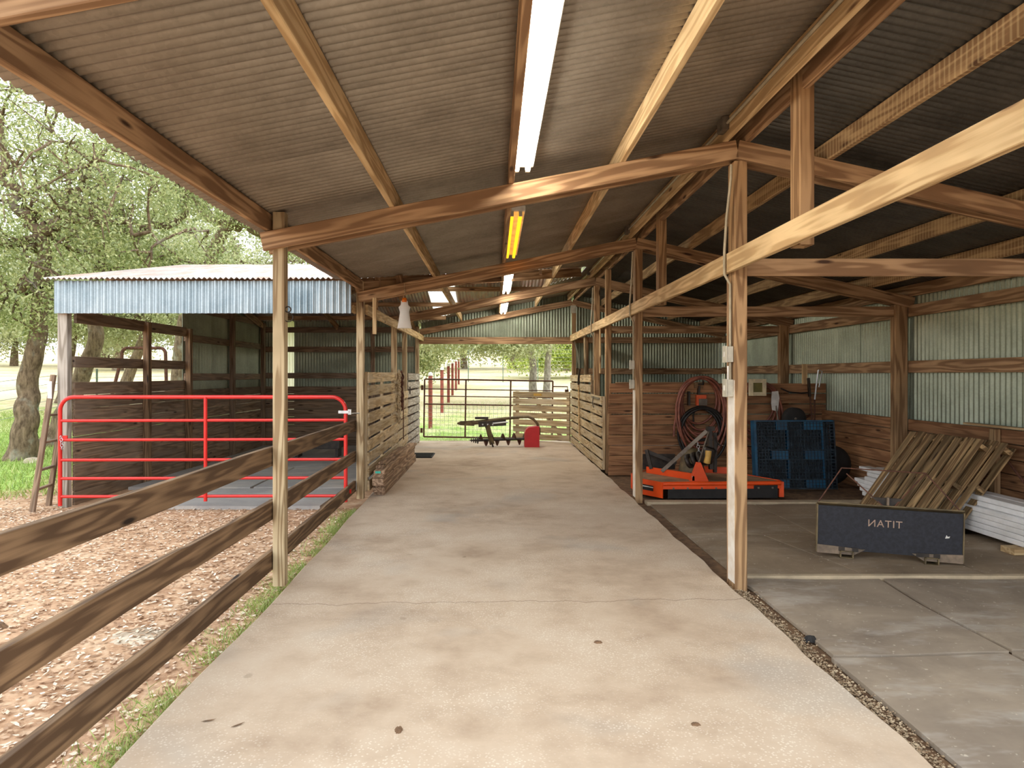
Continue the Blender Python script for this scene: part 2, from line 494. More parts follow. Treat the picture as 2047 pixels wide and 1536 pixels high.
def frame(d, up=(0, 0, 1)):
    x = Vector(d).normalized(); up = Vector(up)
    if abs(x.dot(up)) > 0.98: up = Vector((0, 1, 0))
    y = up.cross(x).normalized(); z = x.cross(y)
    return Matrix((x, y, z)).transposed()
CACHE = {}
def timber_mesh(L, w, h, mat, ch=0.004):
    k = (round(L, 3), round(w, 3), round(h, 3), mat)
    if k in CACHE: return CACHE[k]
    a, b = w / 2, h / 2
    ch = min(ch, a * .3, b * .3)
    sec = [(-a + ch, -b), (a - ch, -b), (a, -b + ch), (a, b - ch), (a - ch, b), (-a + ch, b), (-a, b - ch), (-a, -b + ch)]
    vs = [(-L / 2, y, z) for y, z in sec] + [(L / 2, y, z) for y, z in sec]
    fs = [tuple(range(8))[::-1], tuple(range(8, 16))] + [(i, (i + 1) % 8, 8 + (i + 1) % 8, 8 + i) for i in range(8)]
    CACHE[k] = MB().add(vs, fs).mesh('timber', mat)
    return CACHE[k]
def beam(name, p0, p1, w, h, mat, parent=None, up=(0, 0, 1)):
    """rectangular timber, grain along p0->p1, w across, h along up"""
    p0, p1 = Vector(p0), Vector(p1)
    R = frame(p1 - p0, up)
    o = bpy.data.objects.new(name, timber_mesh((p1 - p0).length, w, h, mat))
    return link(o, Matrix.Translation((p0 + p1) / 2) @ R.to_4x4(), parent)
def block(name, lo, hi, mat, parent=None):
    """axis aligned timber/box given by two corners; grain along its longest side"""
    lo, hi = Vector(lo), Vector(hi); d = hi - lo; c = (lo + hi) / 2
    ax = max(range(3), key=lambda i: d[i])
    e = Vector((0, 0, 0)); e[ax] = d[ax] / 2
    if ax == 2: return beam(name, c - e, c + e, d.x, d.y, mat, parent, up=(0, 1, 0))
    if ax == 0: return beam(name, c - e, c + e, d.y, d.z, mat, parent)
    return beam(name, c - e, c + e, d.x, d.z, mat, parent)

PITCH, AMP = 0.0678, 0.0125
def corrugated(name, cols, nrm, mat, parent, amp=AMP, per=8, rows=1, lift=0.0, sharp=False, pitch=PITCH):
    """cols(s)->(low point, high point) for s along the sheet width; s list in metres"""
    s0, s1, fn = cols
    n = max(2, int(round((s1 - s0) / pitch * per)))
    N = Vector(nrm).normalized()
    vs = []; fs = []
    keep = []
    for i in range(n + 1):
        s = s0 + (s1 - s0) * i / n
        ph = 2 * math.pi * s / pitch
        off = N * (amp * (1 - 2 * abs(math.sin(ph / 2)) ** .9 if sharp else math.sin(ph)) + lift)
        a, b = fn(s)
        if a is None: keep.append(False); a = b = Vector((0, 0, 0))
        else: keep.append(True)
        vs += [Vector(a) + off, Vector(b) + off]
    for i in range(n):
        if keep[i] and keep[i + 1]: fs.append((2 * i, 2 * i + 2, 2 * i + 3, 2 * i + 1))
    if not fs: return None
    used = sorted({k for q in fs for k in q}); rm = {k: j for j, k in enumerate(used)}
    mb = MB().add([vs[k] for k in used], [tuple(rm[k] for k in q) for q in fs], True)
    return mb.world(name, mat, parent)

def arc(c, r, a0, a1, n, plane='xz'):
    out = []
    for i in range(n + 1):
        a = a0 + (a1 - a0) * i / n
        if plane == 'xz': out.append((c[0] + r * math.cos(a), c[1], c[2] + r * math.sin(a)))
        elif plane == 'xy': out.append((c[0] + r * math.cos(a), c[1] + r * math.sin(a), c[2]))
        else: out.append((c[0], c[1] + r * math.cos(a), c[2] + r * math.sin(a)))
    return out

# ------------------------------------------------------------------ layout numbers
FR = [1.97, 5.19, 8.85, 12.42, 16.17]          # depth of the barn frames
GZ = -0.10                                     # yard level
RZ = -0.04                                     # right bay floor level
XR = 1.85                                      # ridge line / right post row
SL, SR = 0.195, 0.216                          # roof pitches
def rafter_top(x): return 2.69 + SL * (x + 1.75) if x <= XR else 2.69 + SL * (XR + 1.75) - SR * (x - XR)
PH = 0.15
def roof_z(x): return rafter_top(x) + PH + 0.014
RIDGE = roof_z(XR)
CY, CZ = 12.45, 3.62                           # cross gable ridge over the stall
CS = 0.205
def cross_z(y): return CZ - CS * abs(y - CY)
def ground_z(x, y):
    d = math.hypot(x, y)
    return GZ + max(0.0, d - 20.0) * 0.045

# ------------------------------------------------------------------ ground and floors
def build_ground():
    rs = [0, 2, 4, 6, 8, 10, 12, 14, 16, 18, 20, 22, 25, 30, 36, 44, 55, 70, 90, 130, 200]
    na = 72
    vs = [(0, 0, GZ)]; fs = []
    for i, r in enumerate(rs[1:]):
        for k in range(na):
            a = 2 * math.pi * k / na
            x, y = r * math.sin(a), r * math.cos(a)
            vs.append((x, y, GZ + max(0, r - 20) * 0.045))
    for k in range(na): fs.append((0, 1 + (k + 1) % na, 1 + k))
    for i in range(len(rs) - 2):
        for k in range(na):
            a, b = 1 + i * na, 1 + (i + 1) * na
            fs.append((a + k, a + (k + 1) % na, b + (k + 1) % na, b + k))
    o = MB().add(vs, fs, True).build('ground', 'ground')
    tag(o, 'earth yard, green lawn and pale dry pasture around the barn', None, None, 'structure')
build_ground()

def slab_left(y): return -1.58 - max(0, y - 5.2) * 0.022
def build_slab():
    ys = [-1.5 + 0.15 * i for i in range(int((16.6 + 1.5) / 0.15) + 1)]
    L = [(slab_left(y) + 0.008 * math.sin(y * 3.1), y) for y in ys]
    R = [(1.80 + 0.010 * math.sin(y * 4.3 + 1) + 0.006 * math.sin(y * 11), y) for y in ys]
    n = len(ys); vs = []; fs = []
    for (a, b) in zip(L, R):
        vs += [(a[0] - .012, a[1], GZ - .1), (a[0], a[1], -0.016), (a[0] + .02, a[1], 0), (b[0] - .012, b[1], 0), (b[0], b[1], -0.01), (b[0], b[1], GZ - .1)]
    for i in range(n - 1):
        for k in range(5): fs.append((6 * i + k, 6 * i + k + 1, 6 * i + k + 7, 6 * i + k + 6))
    fs += [tuple(range(6))[::-1], tuple(6 * (n - 1) + k for k in range(6))]
    o = MB().add(vs, fs).build('floor', 'concrete')
    tag(o, 'long pale concrete aisle slab with a hairline crack', None, None, 'structure')
    o2 = MB().box((3.72, 7.6, -0.14), (3.78, 18.2, 0.13)).world('floor_bay', 'dirt')
    tag(o2, 'packed earth base under the rubber mats of the machinery bay', None, None, 'structure')
build_slab()

def rubber_mat(label, x0, x1, y0, y1, ztop, mat, group, curve=None, th=0.028):
    nx, ny = 8, 12
    vs = []
    for j in range(ny + 1):
        for i in range(nx + 1):
            u, v = i / nx, j / ny
            x, y = x0 + (x1 - x0) * u, y0 + (y1 - y0) * v
            if curve: x, y = curve(x, y, u, v)
            e = min(u, 1 - u, v, 1 - v)
            vs.append((x, y, ztop + 0.004 * math.sin(x * 5 + y * 3) + (-.004 if e == 0 else 0)))
    fs = [(j * (nx + 1) + i, j * (nx + 1) + i + 1, (j + 1) * (nx + 1) + i + 1, (j + 1) * (nx + 1) + i) for j in range(ny) for i in range(nx)]
    loop = [i for i in range(nx + 1)] + [j * (nx + 1) + nx for j in range(1, ny + 1)] + [ny * (nx + 1) + i for i in range(nx - 1, -1, -1)] + [j * (nx + 1) for j in range(ny - 1, 0, -1)]
    b = len(vs)
    vs += [(vs[k][0], vs[k][1], ztop - th) for k in loop]
    m = len(loop)
    fs += [(loop[(i + 1) % m], loop[i], b + i, b + (i + 1) % m) for i in range(m)]
    o = MB().add(vs, fs).world('rubber_mat', mat)
    return tag(o, label, 'mat', group)
G_M = 'rubber stall mats on the machinery bay floor'
rubber_mat('dusty rubber mat nearest the concrete aisle, just in front of the white-painted post', 1.99, 3.06, 4.03, 5.46, RZ, 'mat', G_M,
           lambda x, y, u, v: (x + (0.10 * max(0, v - .6) ** 1.0 if u > .5 else (-.02 if v > .9 else 0)), y - .05 * (1 - v) * (1 - u)))
rubber_mat('large dusty rubber mat at the lower right corner beside the gravel-filled gap', 1.96, 3.03, 2.1, 3.99, RZ, 'mat', G_M, lambda x, y, u, v: (x, y - .05 * v * (1 - u)))
rubber_mat('rubber mat in front of the lettered black plate, right of the curved seam', 3.10, 4.32, 4.06, 5.46, RZ, 'mat', G_M,
           lambda x, y, u, v: (x + (0.10 * max(0, v - .6) if u < .5 else 0), y))
rubber_mat('rubber mat at the right edge of the picture below the thin curb', 4.40, 5.40, 4.06, 5.46, RZ, 'mat', G_M, lambda x, y, u, v: (x + .06 * v * v, y))
rubber_mat('rubber mat filling the bottom right corner beyond the seam', 3.07, 4.32, 2.1, 4.02, RZ, 'mat', G_M)
rubber_mat('brown rubber mat just behind the curb, left of the lettered plate', 1.99, 2.75, 5.58, 6.98, RZ, 'mat_far', G_M, lambda x, y, u, v: (x + (.28 * (1 - v) if u > .5 else 0), y))
rubber_mat('brown rubber mat lying under the lettered black plate', 2.77, 4.05, 5.58, 6.98, RZ, 'mat_far', G_M, lambda x, y, u, v: (x + (.28 * (1 - v) if u < .5 else 0), y))
rubber_mat('brown rubber mat under the near ends of the white planks', 4.07, 5.36, 5.58, 6.98, RZ, 'mat_far', G_M)
rubber_mat('brown rubber mat between the two sills, left one before the orange mower', 1.99, 3.3, 7.0, 8.62, RZ, 'mat_far', G_M)
rubber_mat('brown rubber mat in front of the leaning wooden pallets', 3.32, 4.6, 7.0, 8.62, RZ, 'mat_far', G_M)
for k, (ya, lab) in enumerate(((5.49, 'thin pale concrete curb crossing the bay floor before the lettered plate'), (8.68, 'pale concrete curb crossing the bay floor under the orange mower'))):
    o = block('floor_curb', (1.96, ya, -0.12), (5.42, ya + .06 + .1 * k, RZ + 0.012), 'sill')
    tag(o, lab, None, None, 'structure')
G_S = 'rubber mats on the stall floor'
rubber_mat('grey rubber mat at the stall mouth behind the red gate', -4.4, -2.2, 8.55, 9.9, GZ + .05, 'mat_stall', G_S, th=.05)
rubber_mat('grey rubber mat deeper in the stall along the plank side wall', -5.4, -3.6, 10.0, 12.2, GZ + .05, 'mat_stall', G_S, th=.05)
rubber_mat('grey rubber mat in the stall next to the slatted partition', -3.55, -1.95, 10.0, 12.2, GZ + .05, 'mat_stall', G_S, th=.05)
rubber_mat('dark rubber mat at the back of the stall before the plank back wall', -5.4, -1.95, 12.25, 15.9, GZ + .05, 'mat_stall', G_S, th=.05)

# ------------------------------------------------------------------ main roof
ceil_l = struct('ceiling_aisle', (0, 8, 3), 'corrugated metal roof slope over the aisle')
ceil_r = struct('ceiling_bay', (3.6, 8, 3), 'dark corrugated metal roof slope over the machinery bay')
nl = Vector((-SL, 0, 1)); nr = Vector((SR, 0, 1))
def left_cols(y):
    x0, x1 = -1.99, XR + 0.02
    # the stall's cross gable covers the aisle roof past the valleys
    zc = cross_z(y)
    if zc > roof_z(x0):
        x0 = (zc - 2.69 - PH - 0.012) / SL - 1.75
        if x0 > 1.62: x0 = 1.62
    return Vector((x0, y, roof_z(x0))), Vector((x1, y, roof_z(XR) + SL * .02))
def right_cols(y):
    return Vector((XR - 0.02, y, RIDGE + .02 * SR)), Vector((5.66, y, roof_z(5.66)))
y = 1.62; k = 0
while y < 16.4:
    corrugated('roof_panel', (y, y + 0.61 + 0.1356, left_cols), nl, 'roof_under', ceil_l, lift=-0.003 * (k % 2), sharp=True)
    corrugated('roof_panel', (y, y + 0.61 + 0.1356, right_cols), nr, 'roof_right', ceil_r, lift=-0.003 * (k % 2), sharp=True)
    y += 0.61; k += 1

ORD = ['nearest', 'second', 'third', 'fourth', 'farthest']
def put(name, label, cat, o, group=None):
    return tag(o, label, cat, group)
# rafters: a pair at every frame, on either side of the posts
for i, Y in enumerate(FR):
    for j, dy in enumerate((-0.02, 0.125) if i < 4 else (-0.08,)):
        side = 'front' if j == 0 else 'back'
        where = ['at the top left corner of the picture', 'carrying the end of the first lamp, over the near posts', 'from which the plastic fly bag hangs',
                 'under the third lamp', 'against the far gable sheeting'][i]
        xa, xb = -1.77, XR - .002
        hh = 0.14
        p0 = Vector((xa, Y + dy, rafter_top(xa) - hh / 2 / math.cos(math.atan(SL)))); p1 = Vector((xb, Y + dy, rafter_top(xb) - hh / 2 / math.cos(math.atan(SL))))
        if i == 0 and j == 1: continue
        o = beam('rafter', p0, p1, 0.04, hh, 'timber')
        tag(o, '%s aisle rafter %s' % (side, where), 'rafter', 'aisle roof rafters')
        xa, xb = XR + .002, 5.46
        p0 = Vector((xa, Y + dy, rafter_top(xa) - hh / 2 / math.cos(math.atan(SR)))); p1 = Vector((xb, Y + dy, rafter_top(xb) - hh / 2 / math.cos(math.atan(SR))))
        if i == 0: continue
        o = beam('rafter', p0, p1, 0.04, hh, 'timber')
        where = ['', 'sloping off the right edge of the picture', 'ending on the wall post above the wooden pallets', 'third from the camera, ending on the far wall post', 'against the far end sheeting'][i]
        tag(o, '%s bay rafter %s' % (side, where), 'rafter', 'machinery bay rafters')
# purlins along the barn
PL = [(-1.74, 'purlin', 'eave purlin along the open left edge of the aisle roof', .14, 'timber'),
      (-0.78, 'purlin', 'pale sawn purlin left of the row of lamps', PH, 'timber_light'),
      (0.13, 'purlin', 'brown purlin that carries the row of tube lamps', PH, 'timber'),
      (0.98, 'purlin', 'pale sawn purlin between the lamps and the ridge', PH, 'timber_light'),
      (1.76, 'purlin', 'ridge purlin on the aisle side with the thin conduit along it', PH, 'timber_light'),
      (1.93, 'purlin', 'ridge purlin on the machinery bay side', PH, 'timber'),
      (2.56, 'purlin', 'rough-sawn purlin of the bay roof nearest the ridge', PH, 'purlin'),
      (3.34, 'purlin', 'rough-sawn purlin of the bay roof, second from the ridge', PH, 'purlin'),
      (4.13, 'purlin', 'rough-sawn purlin of the bay roof, third from the ridge', PH, 'purlin'),
      (4.9, 'purlin', 'rough-sawn purlin of the bay roof, next to the eave wall', PH, 'purlin'),
      (5.42, 'purlin', 'eave purlin on top of the right-hand wall', PH, 'timber')]
for x, nm, lab, h, mt in PL:
    zt = roof_z(x) - 0.014
    ymax = 16.1
    if x == -1.74: ymax = 8.9
    o = beam(nm, (x, 1.64, zt - h / 2), (x, ymax, zt - h / 2), 0.042, h, mt)
    tag(o, lab, 'purlin', 'roof purlins')

# ------------------------------------------------------------------ posts
def post(label, x0, x1, y0, y1, z0, z1, mt, group='barn posts'):
    o = block('barn_post', (x0, y0, z0), (x1, y1, z1), mt)
    return tag(o, label, 'post', group)
post('pale wooden post standing at the near left edge of the slab, rails nailed behind it', -1.697, -1.607, FR[1], FR[1] + .09, -0.02, rafter_top(-1.65) + .14, 'post')
post('pale wooden post between the red gate and the slatted partition', -1.80, -1.708, FR[2], FR[2] + .09, -0.02, rafter_top(-1.75) + .14, 'post')
post('wooden post halfway along the slatted partition, behind the hanging chain', -1.86, -1.765, FR[3] - .2, FR[3] - .11, 0.0, 2.6, 'post')
post('wooden post at the hinge side of the low slatted stall door', -1.87, -1.78, 13.75, 13.84, 0.0, 2.6, 'post')
post('last wooden post of the left partition at the far opening', -1.87, -1.78, 16.02, 16.11, 0.0, 2.75, 'post')
RP = []
for i, lab in ((1, 'big wooden post between aisle and machinery bay with white paint and switch boxes'),
               (2, 'wooden post between aisle and bay at the left end of the orange mower'),
               (3, 'wooden post behind the right slatted partition with a bent conduit'),
               (4, 'wooden post at the right side of the far opening')):
    Y = FR[i] if i < 4 else 16.02
    o = post(lab, XR - .008, XR + .088, Y, Y + (.15 if i < 4 else .09), RZ - .05 if i < 3 else 0.0, rafter_top(XR) - .15 + (.0 if i < 4 else 0), 'post_r')
    RP.append(o)
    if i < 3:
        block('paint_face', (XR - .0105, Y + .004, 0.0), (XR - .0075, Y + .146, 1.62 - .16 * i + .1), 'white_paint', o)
        block('scab_board', (XR - .006, Y - .001, RZ) if i == 9 else (XR - .006, Y + .15, RZ), (XR + .084, Y + .19, 2.38), 'timber', o)
post('wall post on the right-hand wall above the leaning wooden pallets', 5.24, 5.40, FR[2], FR[2] + .12, RZ, rafter_top(5.3) - .13, 'post_r')
post('farther wall post on the right-hand wall above the blue pallet', 5.24, 5.40, FR[3], FR[3] + .12, RZ, rafter_top(5.3) - .13, 'post_r')
post('short stud on the low planks of the right-hand wall beside the wooden pallets', 5.33, 5.395, 7.22, 7.31, RZ, 1.02, 'post_r')
# hanging studs that tie the long header to the ridge
for yy, lab, z0 in ((4.2, 'short hanging stud near the camera tying ridge to header', 2.41), (7.8, 'short hanging stud midway tying ridge to header', 2.41)):
    o = block('hanging_stud', (1.895, yy, z0), (1.985, yy + .14, RIDGE - .03), 'post_r'); tag(o, lab, 'stud', 'hanging studs under the ridge')
post('tall stud at the left end of the plank partition in the bay', 1.86, 1.95, 11.28, 11.4, RZ, RIDGE - .2, 'post_r')
post('stud between the bay partition and the far opening', 1.9, 1.99, 14.3, 14.4, 0, 2.4, 'post_r')
post('pale stud in the slatted right partition near the far opening', 1.86, 1.9, 14.0, 14.09, 0, 2.4, 'post')

# long header along the right post row, tie beams, left header
for a, b, lab in ((0.9, FR[1] + .05, 'pale header beam running overhead to the right edge of the picture'), (FR[1] + .055, FR[2] + .08, 'pale header beam between the first and second right-hand posts'), (FR[2] + .085, 16.1, 'pale header beam from the second right-hand post to the far end')):
    o = block('header_beam', (1.797, a, 2.392), (1.836, b, 2.54), 'timber_light'); tag(o, lab, 'beam', 'header beams along the right-hand posts')
o = block('header_beam', (-1.705, FR[2] + .1, 2.40), (-1.665, 16.05, 2.53), 'timber_light'); tag(o, 'pale header beam over the left slatted partition', 'beam')
for i, lab in ((1, 'horizontal tie beam of the bay nearest the camera, crossing to the right edge'), (2, 'horizontal tie beam of the bay reaching the post above the pallets'), (3, 'horizontal tie beam of the bay farther back, above the plank partition')):
    o = block('tie_beam', (XR + .088, FR[i] + .04, 2.365), (5.42, FR[i] + .08, 2.5), 'timber'); tag(o, lab, 'beam', 'tie beams of the machinery bay')

# ------------------------------------------------------------------ right wall
wr = struct('wall_right', (5.5, 8.8, 0), 'right-hand wall of corrugated metal over low planks')
def vpanel(parent, axis, s0, s1, const, z0, z1f, mat, nrm, sheet=0.61, pitch=PITCH):
    s = s0; k = 0
    while s < s1 - 0.02:
        e = min(s + sheet + 0.05, s1)
        if axis == 'y': fn = lambda t: (Vector((const, t, z0)), Vector((const, t, z1f(t))))
        else: fn = lambda t: (Vector((t, const, z0)), Vector((t, const, z1f(t)))) if z1f(t) > z0 + .01 else (None, None)
        corrugated('metal_panel', (s, e, fn), nrm, mat, parent, lift=0.004 * (k % 2), pitch=pitch)
        s += sheet; k += 1
vpanel(wr, 'y', 1.6, 16.15, 5.49, -0.1, lambda t: 2.79, 'wall_metal', (1, 0, 0), pitch=.08)
for a, b in ((1.6, FR[1]), (FR[1] + .01, FR[2]), (FR[2] + .12, FR[3]), (FR[3] + .12, 16.1)):
    block('girt', (5.405, a, 2.36), (5.445, b, 2.51), 'timber', wr)
    block('girt', (5.405, a, 1.63), (5.445, b, 1.785), 'timber', wr)
    if a < 11:
        zb = RZ - .03
        for q in range(7):
            zt = zb + 0.145 + 0.010 * (q % 2)
            block('plank', (5.405, a, zb), (5.44, min(b, 11.18), zt), 'board', wr)
            zb = zt + 0.008
block('ledge_strip', (5.36, 4.5, 1.035), (5.43, 7.75, 1.06), 'timber_light', wr)
# plank partition across the bay
wm = struct('wall_middle', (3.6, 11.2, 0), 'plank partition across the machinery bay behind the hoses')
zb = RZ - .02
for q in range(9):
    hgt = (0.155, 0.161, 0.157, 0.165, 0.157, 0.163, 0.155, 0.16, 0.155)[q]
    a, b = 1.885, 5.48
    block('plank', (a + .01 * (q % 3), 11.2, zb), (b, 11.235, zb + hgt), 'board', wm)
    zb += hgt + (.016 if q in (5, 6, 7) else .009)
block('kick_strip', (2.0, 11.16, zb - .012), (3.6, 11.2, zb + .012), 'timber', wm)
# back wall
wb = struct('wall_back', (0, 16.2, 0), 'far end wall with corrugated gable over the drive-through opening')
vpanel(wb, 'x', -1.75, XR, 16.22, 2.36, lambda t: roof_z(t) + .005, 'wall_metal', (0, -1, 0))
vpanel(wb, 'x', XR + .05, 5.5, 16.22, 0.0, lambda t: roof_z(t) + .005, 'wall_metal', (0, -1, 0))
block('lintel', (-1.78, 16.08, 2.335), (XR, 16.12, 2.50), 'timber', wb)
for z in (2.36, 1.62, .9):
    block('girt', (XR + .1, 16.12, z), (5.42, 16.16, z + .14), 'timber', wb)
block('corner_box', (XR - .04, 15.97, 3.06), (XR + .08, 16.018, 3.24), 'box_grey', wb)

# ------------------------------------------------------------------ stall: cross gable building on the left
XS = -5.47
FY = 8.68
wl = struct('wall_left', (XS, 12, 0), 'weathered plank side wall of the stall')
PZ = [(-.1, .07), (.074, .25), (.254, .43), (.434, .61), (.614, .79), (.796, .975), (.979, 1.155), (1.159, 1.33), (1.334, 1.505)]
for a, b in ((8.85, 10.58), (10.6, 12.0)):
    for q, (z0, z1) in enumerate(PZ):
        t = random.uniform(-.003, .003)
        beam('plank', (XS - .02, a, (z0 + z1) / 2 - t), (XS - .02, b, (z0 + z1) / 2 + t), .035, z1 - z0, 'board_dark', wl)
    block('plank', (XS - .04, a, 1.70), (XS, b, 1.845), 'board_dark', wl)
    beam('girt', (XS, a, 2.36), (XS, b, 2.36), .04, .16, 'board_dark', wl)
for q, (z0, z1) in enumerate(PZ[:8]):
    block('plank', (XS - .04, 12.0, z0), (XS, 16.0, z1), 'board_dark', wl)
vpanel(wl, 'y', 12.0, 16.1, XS - .05, 1.3, lambda t: cross_z(t) + .01, 'wall_metal', (-1, 0, 0))
for z in (1.5, 2.2, 2.75): block('girt', (XS - .03, 12.0, z), (XS + .01, 16.0, z + .13), 'board_dark', wl)
for yy, lab, mt in ((FY, 'white weathered corner post of the stall beside the red gate', 'grey_wood'), (10.55, 'brown post in the middle of the stall side wall opening', 'rail'), (12.0, 'post at the end of the stall side wall opening', 'rail'), (14.0, 'dark stud on the metal side of the stall', 'board_dark'), (15.86, 'dark corner stud at the back of the stall', 'board_dark')):
    w = .125 if yy == FY else .09
    o = block('stall_post', (XS - (w if yy == FY else 0), yy, GZ - .05), (XS + (0 if yy == FY else w), yy + .1, 2.42 if yy < 12.5 else cross_z(yy) - .1), mt); tag(o, lab, 'post', 'stall posts')
wsb = struct('wall_stall_back', (-3.6, 16.05, 0), 'dim back wall of the stall, planks below and corrugated metal above')
for q, (z0, z1) in enumerate(PZ[:8]):
    block('plank', (XS, 16.0, z0), (-1.9, 16.035, z1), 'board_dark', wsb)
vpanel(wsb, 'x', XS - .05, -5.25, 16.08, 0, lambda t: cross_z(16.08) + .012, 'wall_metal', (0, -1, 0))
vpanel(wsb, 'x', -5.25, -4.75, 16.08, 1.3, lambda t: cross_z(16.08) + .012, 'skylight', (0, -1, 0))
vpanel(wsb, 'x', -4.75, -1.8, 16.08, 0, lambda t: cross_z(16.08) + .012, 'wall_metal', (0, -1, 0))
for z in (1.52, 2.14, 2.6): block('girt', (XS, 15.98, z), (-1.9, 16.02, z + .13), 'board_dark', wsb)
for x in (-2.9,): block('stud', (x, 15.9, GZ), (x + .09, 15.98, 2.7), 'board_dark', wsb)
# fascia
ff = thing('corrugated_fascia', 'bluish galvanised corrugated fascia across the front of the stall', 'fascia', (-3.7, FY - .08, 2.4))
x = -5.60; k = 0
while x < -1.84:
    e = min(x + .70, -1.82)
    corrugated('metal_panel', (x, e, lambda t: (Vector((t, FY - .06, 2.385)), Vector((t, FY - .06, 2.80)))), (0, -1, 0), 'fascia', ff, amp=.019, lift=.003 * (k % 2), pitch=.083)
    x += .66; k += 1
block('backing_board', (-5.58, FY - .04, 2.40), (-1.83, FY, 2.54), 'timber', ff)
block('backing_board', (-5.58, FY - .04, 2.64), (-1.83, FY, 2.78), 'timber', ff)
block('end_block', (-1.83, FY + .02, 2.40), (-1.805, FY + .17, 2.5), 'timber_light', ff)
# roof of the stall
sr = struct('ceiling_stall', (-3.6, 12, 3), 'rusty corrugated gable roof of the stall')
def valley_y(x):
    zz = roof_z(x)
    return CY - (CZ - zz) / CS
def front_cols(x):
    y0 = FY - .16 if x < -1.86 else max(FY - .16, valley_y(x) - .02)
    if x < -1.86 and x > -1.9: y0 = FY - .1
    return Vector((x, y0, cross_z(y0))), Vector((x, CY, CZ))
def back_cols(x):
    y1 = 16.5
    if x > -1.86: y1 = min(16.5, CY + (CZ - roof_z(x)) / CS + .02)
    return Vector((x, CY, CZ)), Vector((x, y1, cross_z(y1)))
x = -5.68; k = 0
while x < 1.6:
    e = min(x + .66, 1.62)
    corrugated('roof_panel', (x, e, front_cols), (0, -CS, 1), 'stall_roof', sr, lift=.004 * (k % 2))
    # one fibreglass light panel in the back slope
    corrugated('roof_panel', (x, e, back_cols), (0, CS, 1), 'skylight' if -1.9 < x < -1.3 else 'stall_roof', sr, lift=.004 * (k % 2))
    x += .61; k += 1
for x in (-5.42, -3.7, -1.9):
    for sgn in (-1, 1):
        y0 = CY + sgn * 3.6
        o = beam('stall_rafter', (x, y0, cross_z(y0) - .17), (x, CY + sgn * .02, CZ - .17), .04, .14, 'timber')
        tag(o, '%s rafter of the stall roof, %s' % ('front slope' if sgn < 0 else 'back slope', {-5.42: 'along the plank side wall', -3.7: 'in the middle of the stall', -1.9: 'above the slatted partition'}[x]), 'rafter', 'stall rafters')
for yy, lab in ((9.7, 'crosswise purlin low on the stall front slope'), (11.1, 'crosswise purlin high on the stall front slope'), (13.6, 'crosswise purlin high on the stall back slope, seen over the aisle'), (14.6, 'crosswise purlin in the middle of the stall back slope below the light panel'), (15.6, 'crosswise purlin low on the stall back slope')):
    z = cross_z(yy) - .06
    xb = (z + .06 - 2.69 - PH) / SL - 1.75
    o = beam('stall_purlin', (-5.55, yy, z), (min(1.5, xb - .05), yy, z), .04, .09, 'timber'); tag(o, lab, 'purlin', 'stall purlins')
o = beam('valley_board', (-1.8, FY + .12, roof_z(-1.8) - .10), (1.5, valley_y(1.5), roof_z(1.5) - .10), .04, .14, 'timber'); tag(o, 'valley rafter running diagonally where the two roofs meet', 'rafter')
o = beam('ridge_board', (-5.5, CY, CZ - .12), (1.55, CY, CZ - .12), .04, .16, 'timber'); tag(o, 'ridge board of the stall roof crossing above the aisle', 'rafter')
# blocking and short braces behind the second aisle rafter
for x, lab, p in ((-1.52, 'short upright block behind the second rafter near the eave', (0.09, .04)), (-1.22, 'short leaning brace above the fly bag', (0.09, .04))):
    o = beam('brace_block', (x, FR[2] + .19, 2.60), (x - .05, FR[2] + .19, 2.93), p[0], p[1], 'timber', up=(0, 1, 0)); tag(o, lab, 'brace', 'roof braces at the second frame')
o = beam('diagonal_brace', (-1.72, 10.0, 2.9), (-1.62, 9.3, 2.55), .04, .12, 'timber'); tag(o, 'diagonal brace under the eave behind the second rafter', 'brace')
o = block('hanging_stick', (-1.575, FR[2] - .085, 2.13), (-1.525, FR[2] - .045, 2.60), 'timber_light'); tag(o, 'short narrow stick of wood hanging from the second rafter', 'stick')

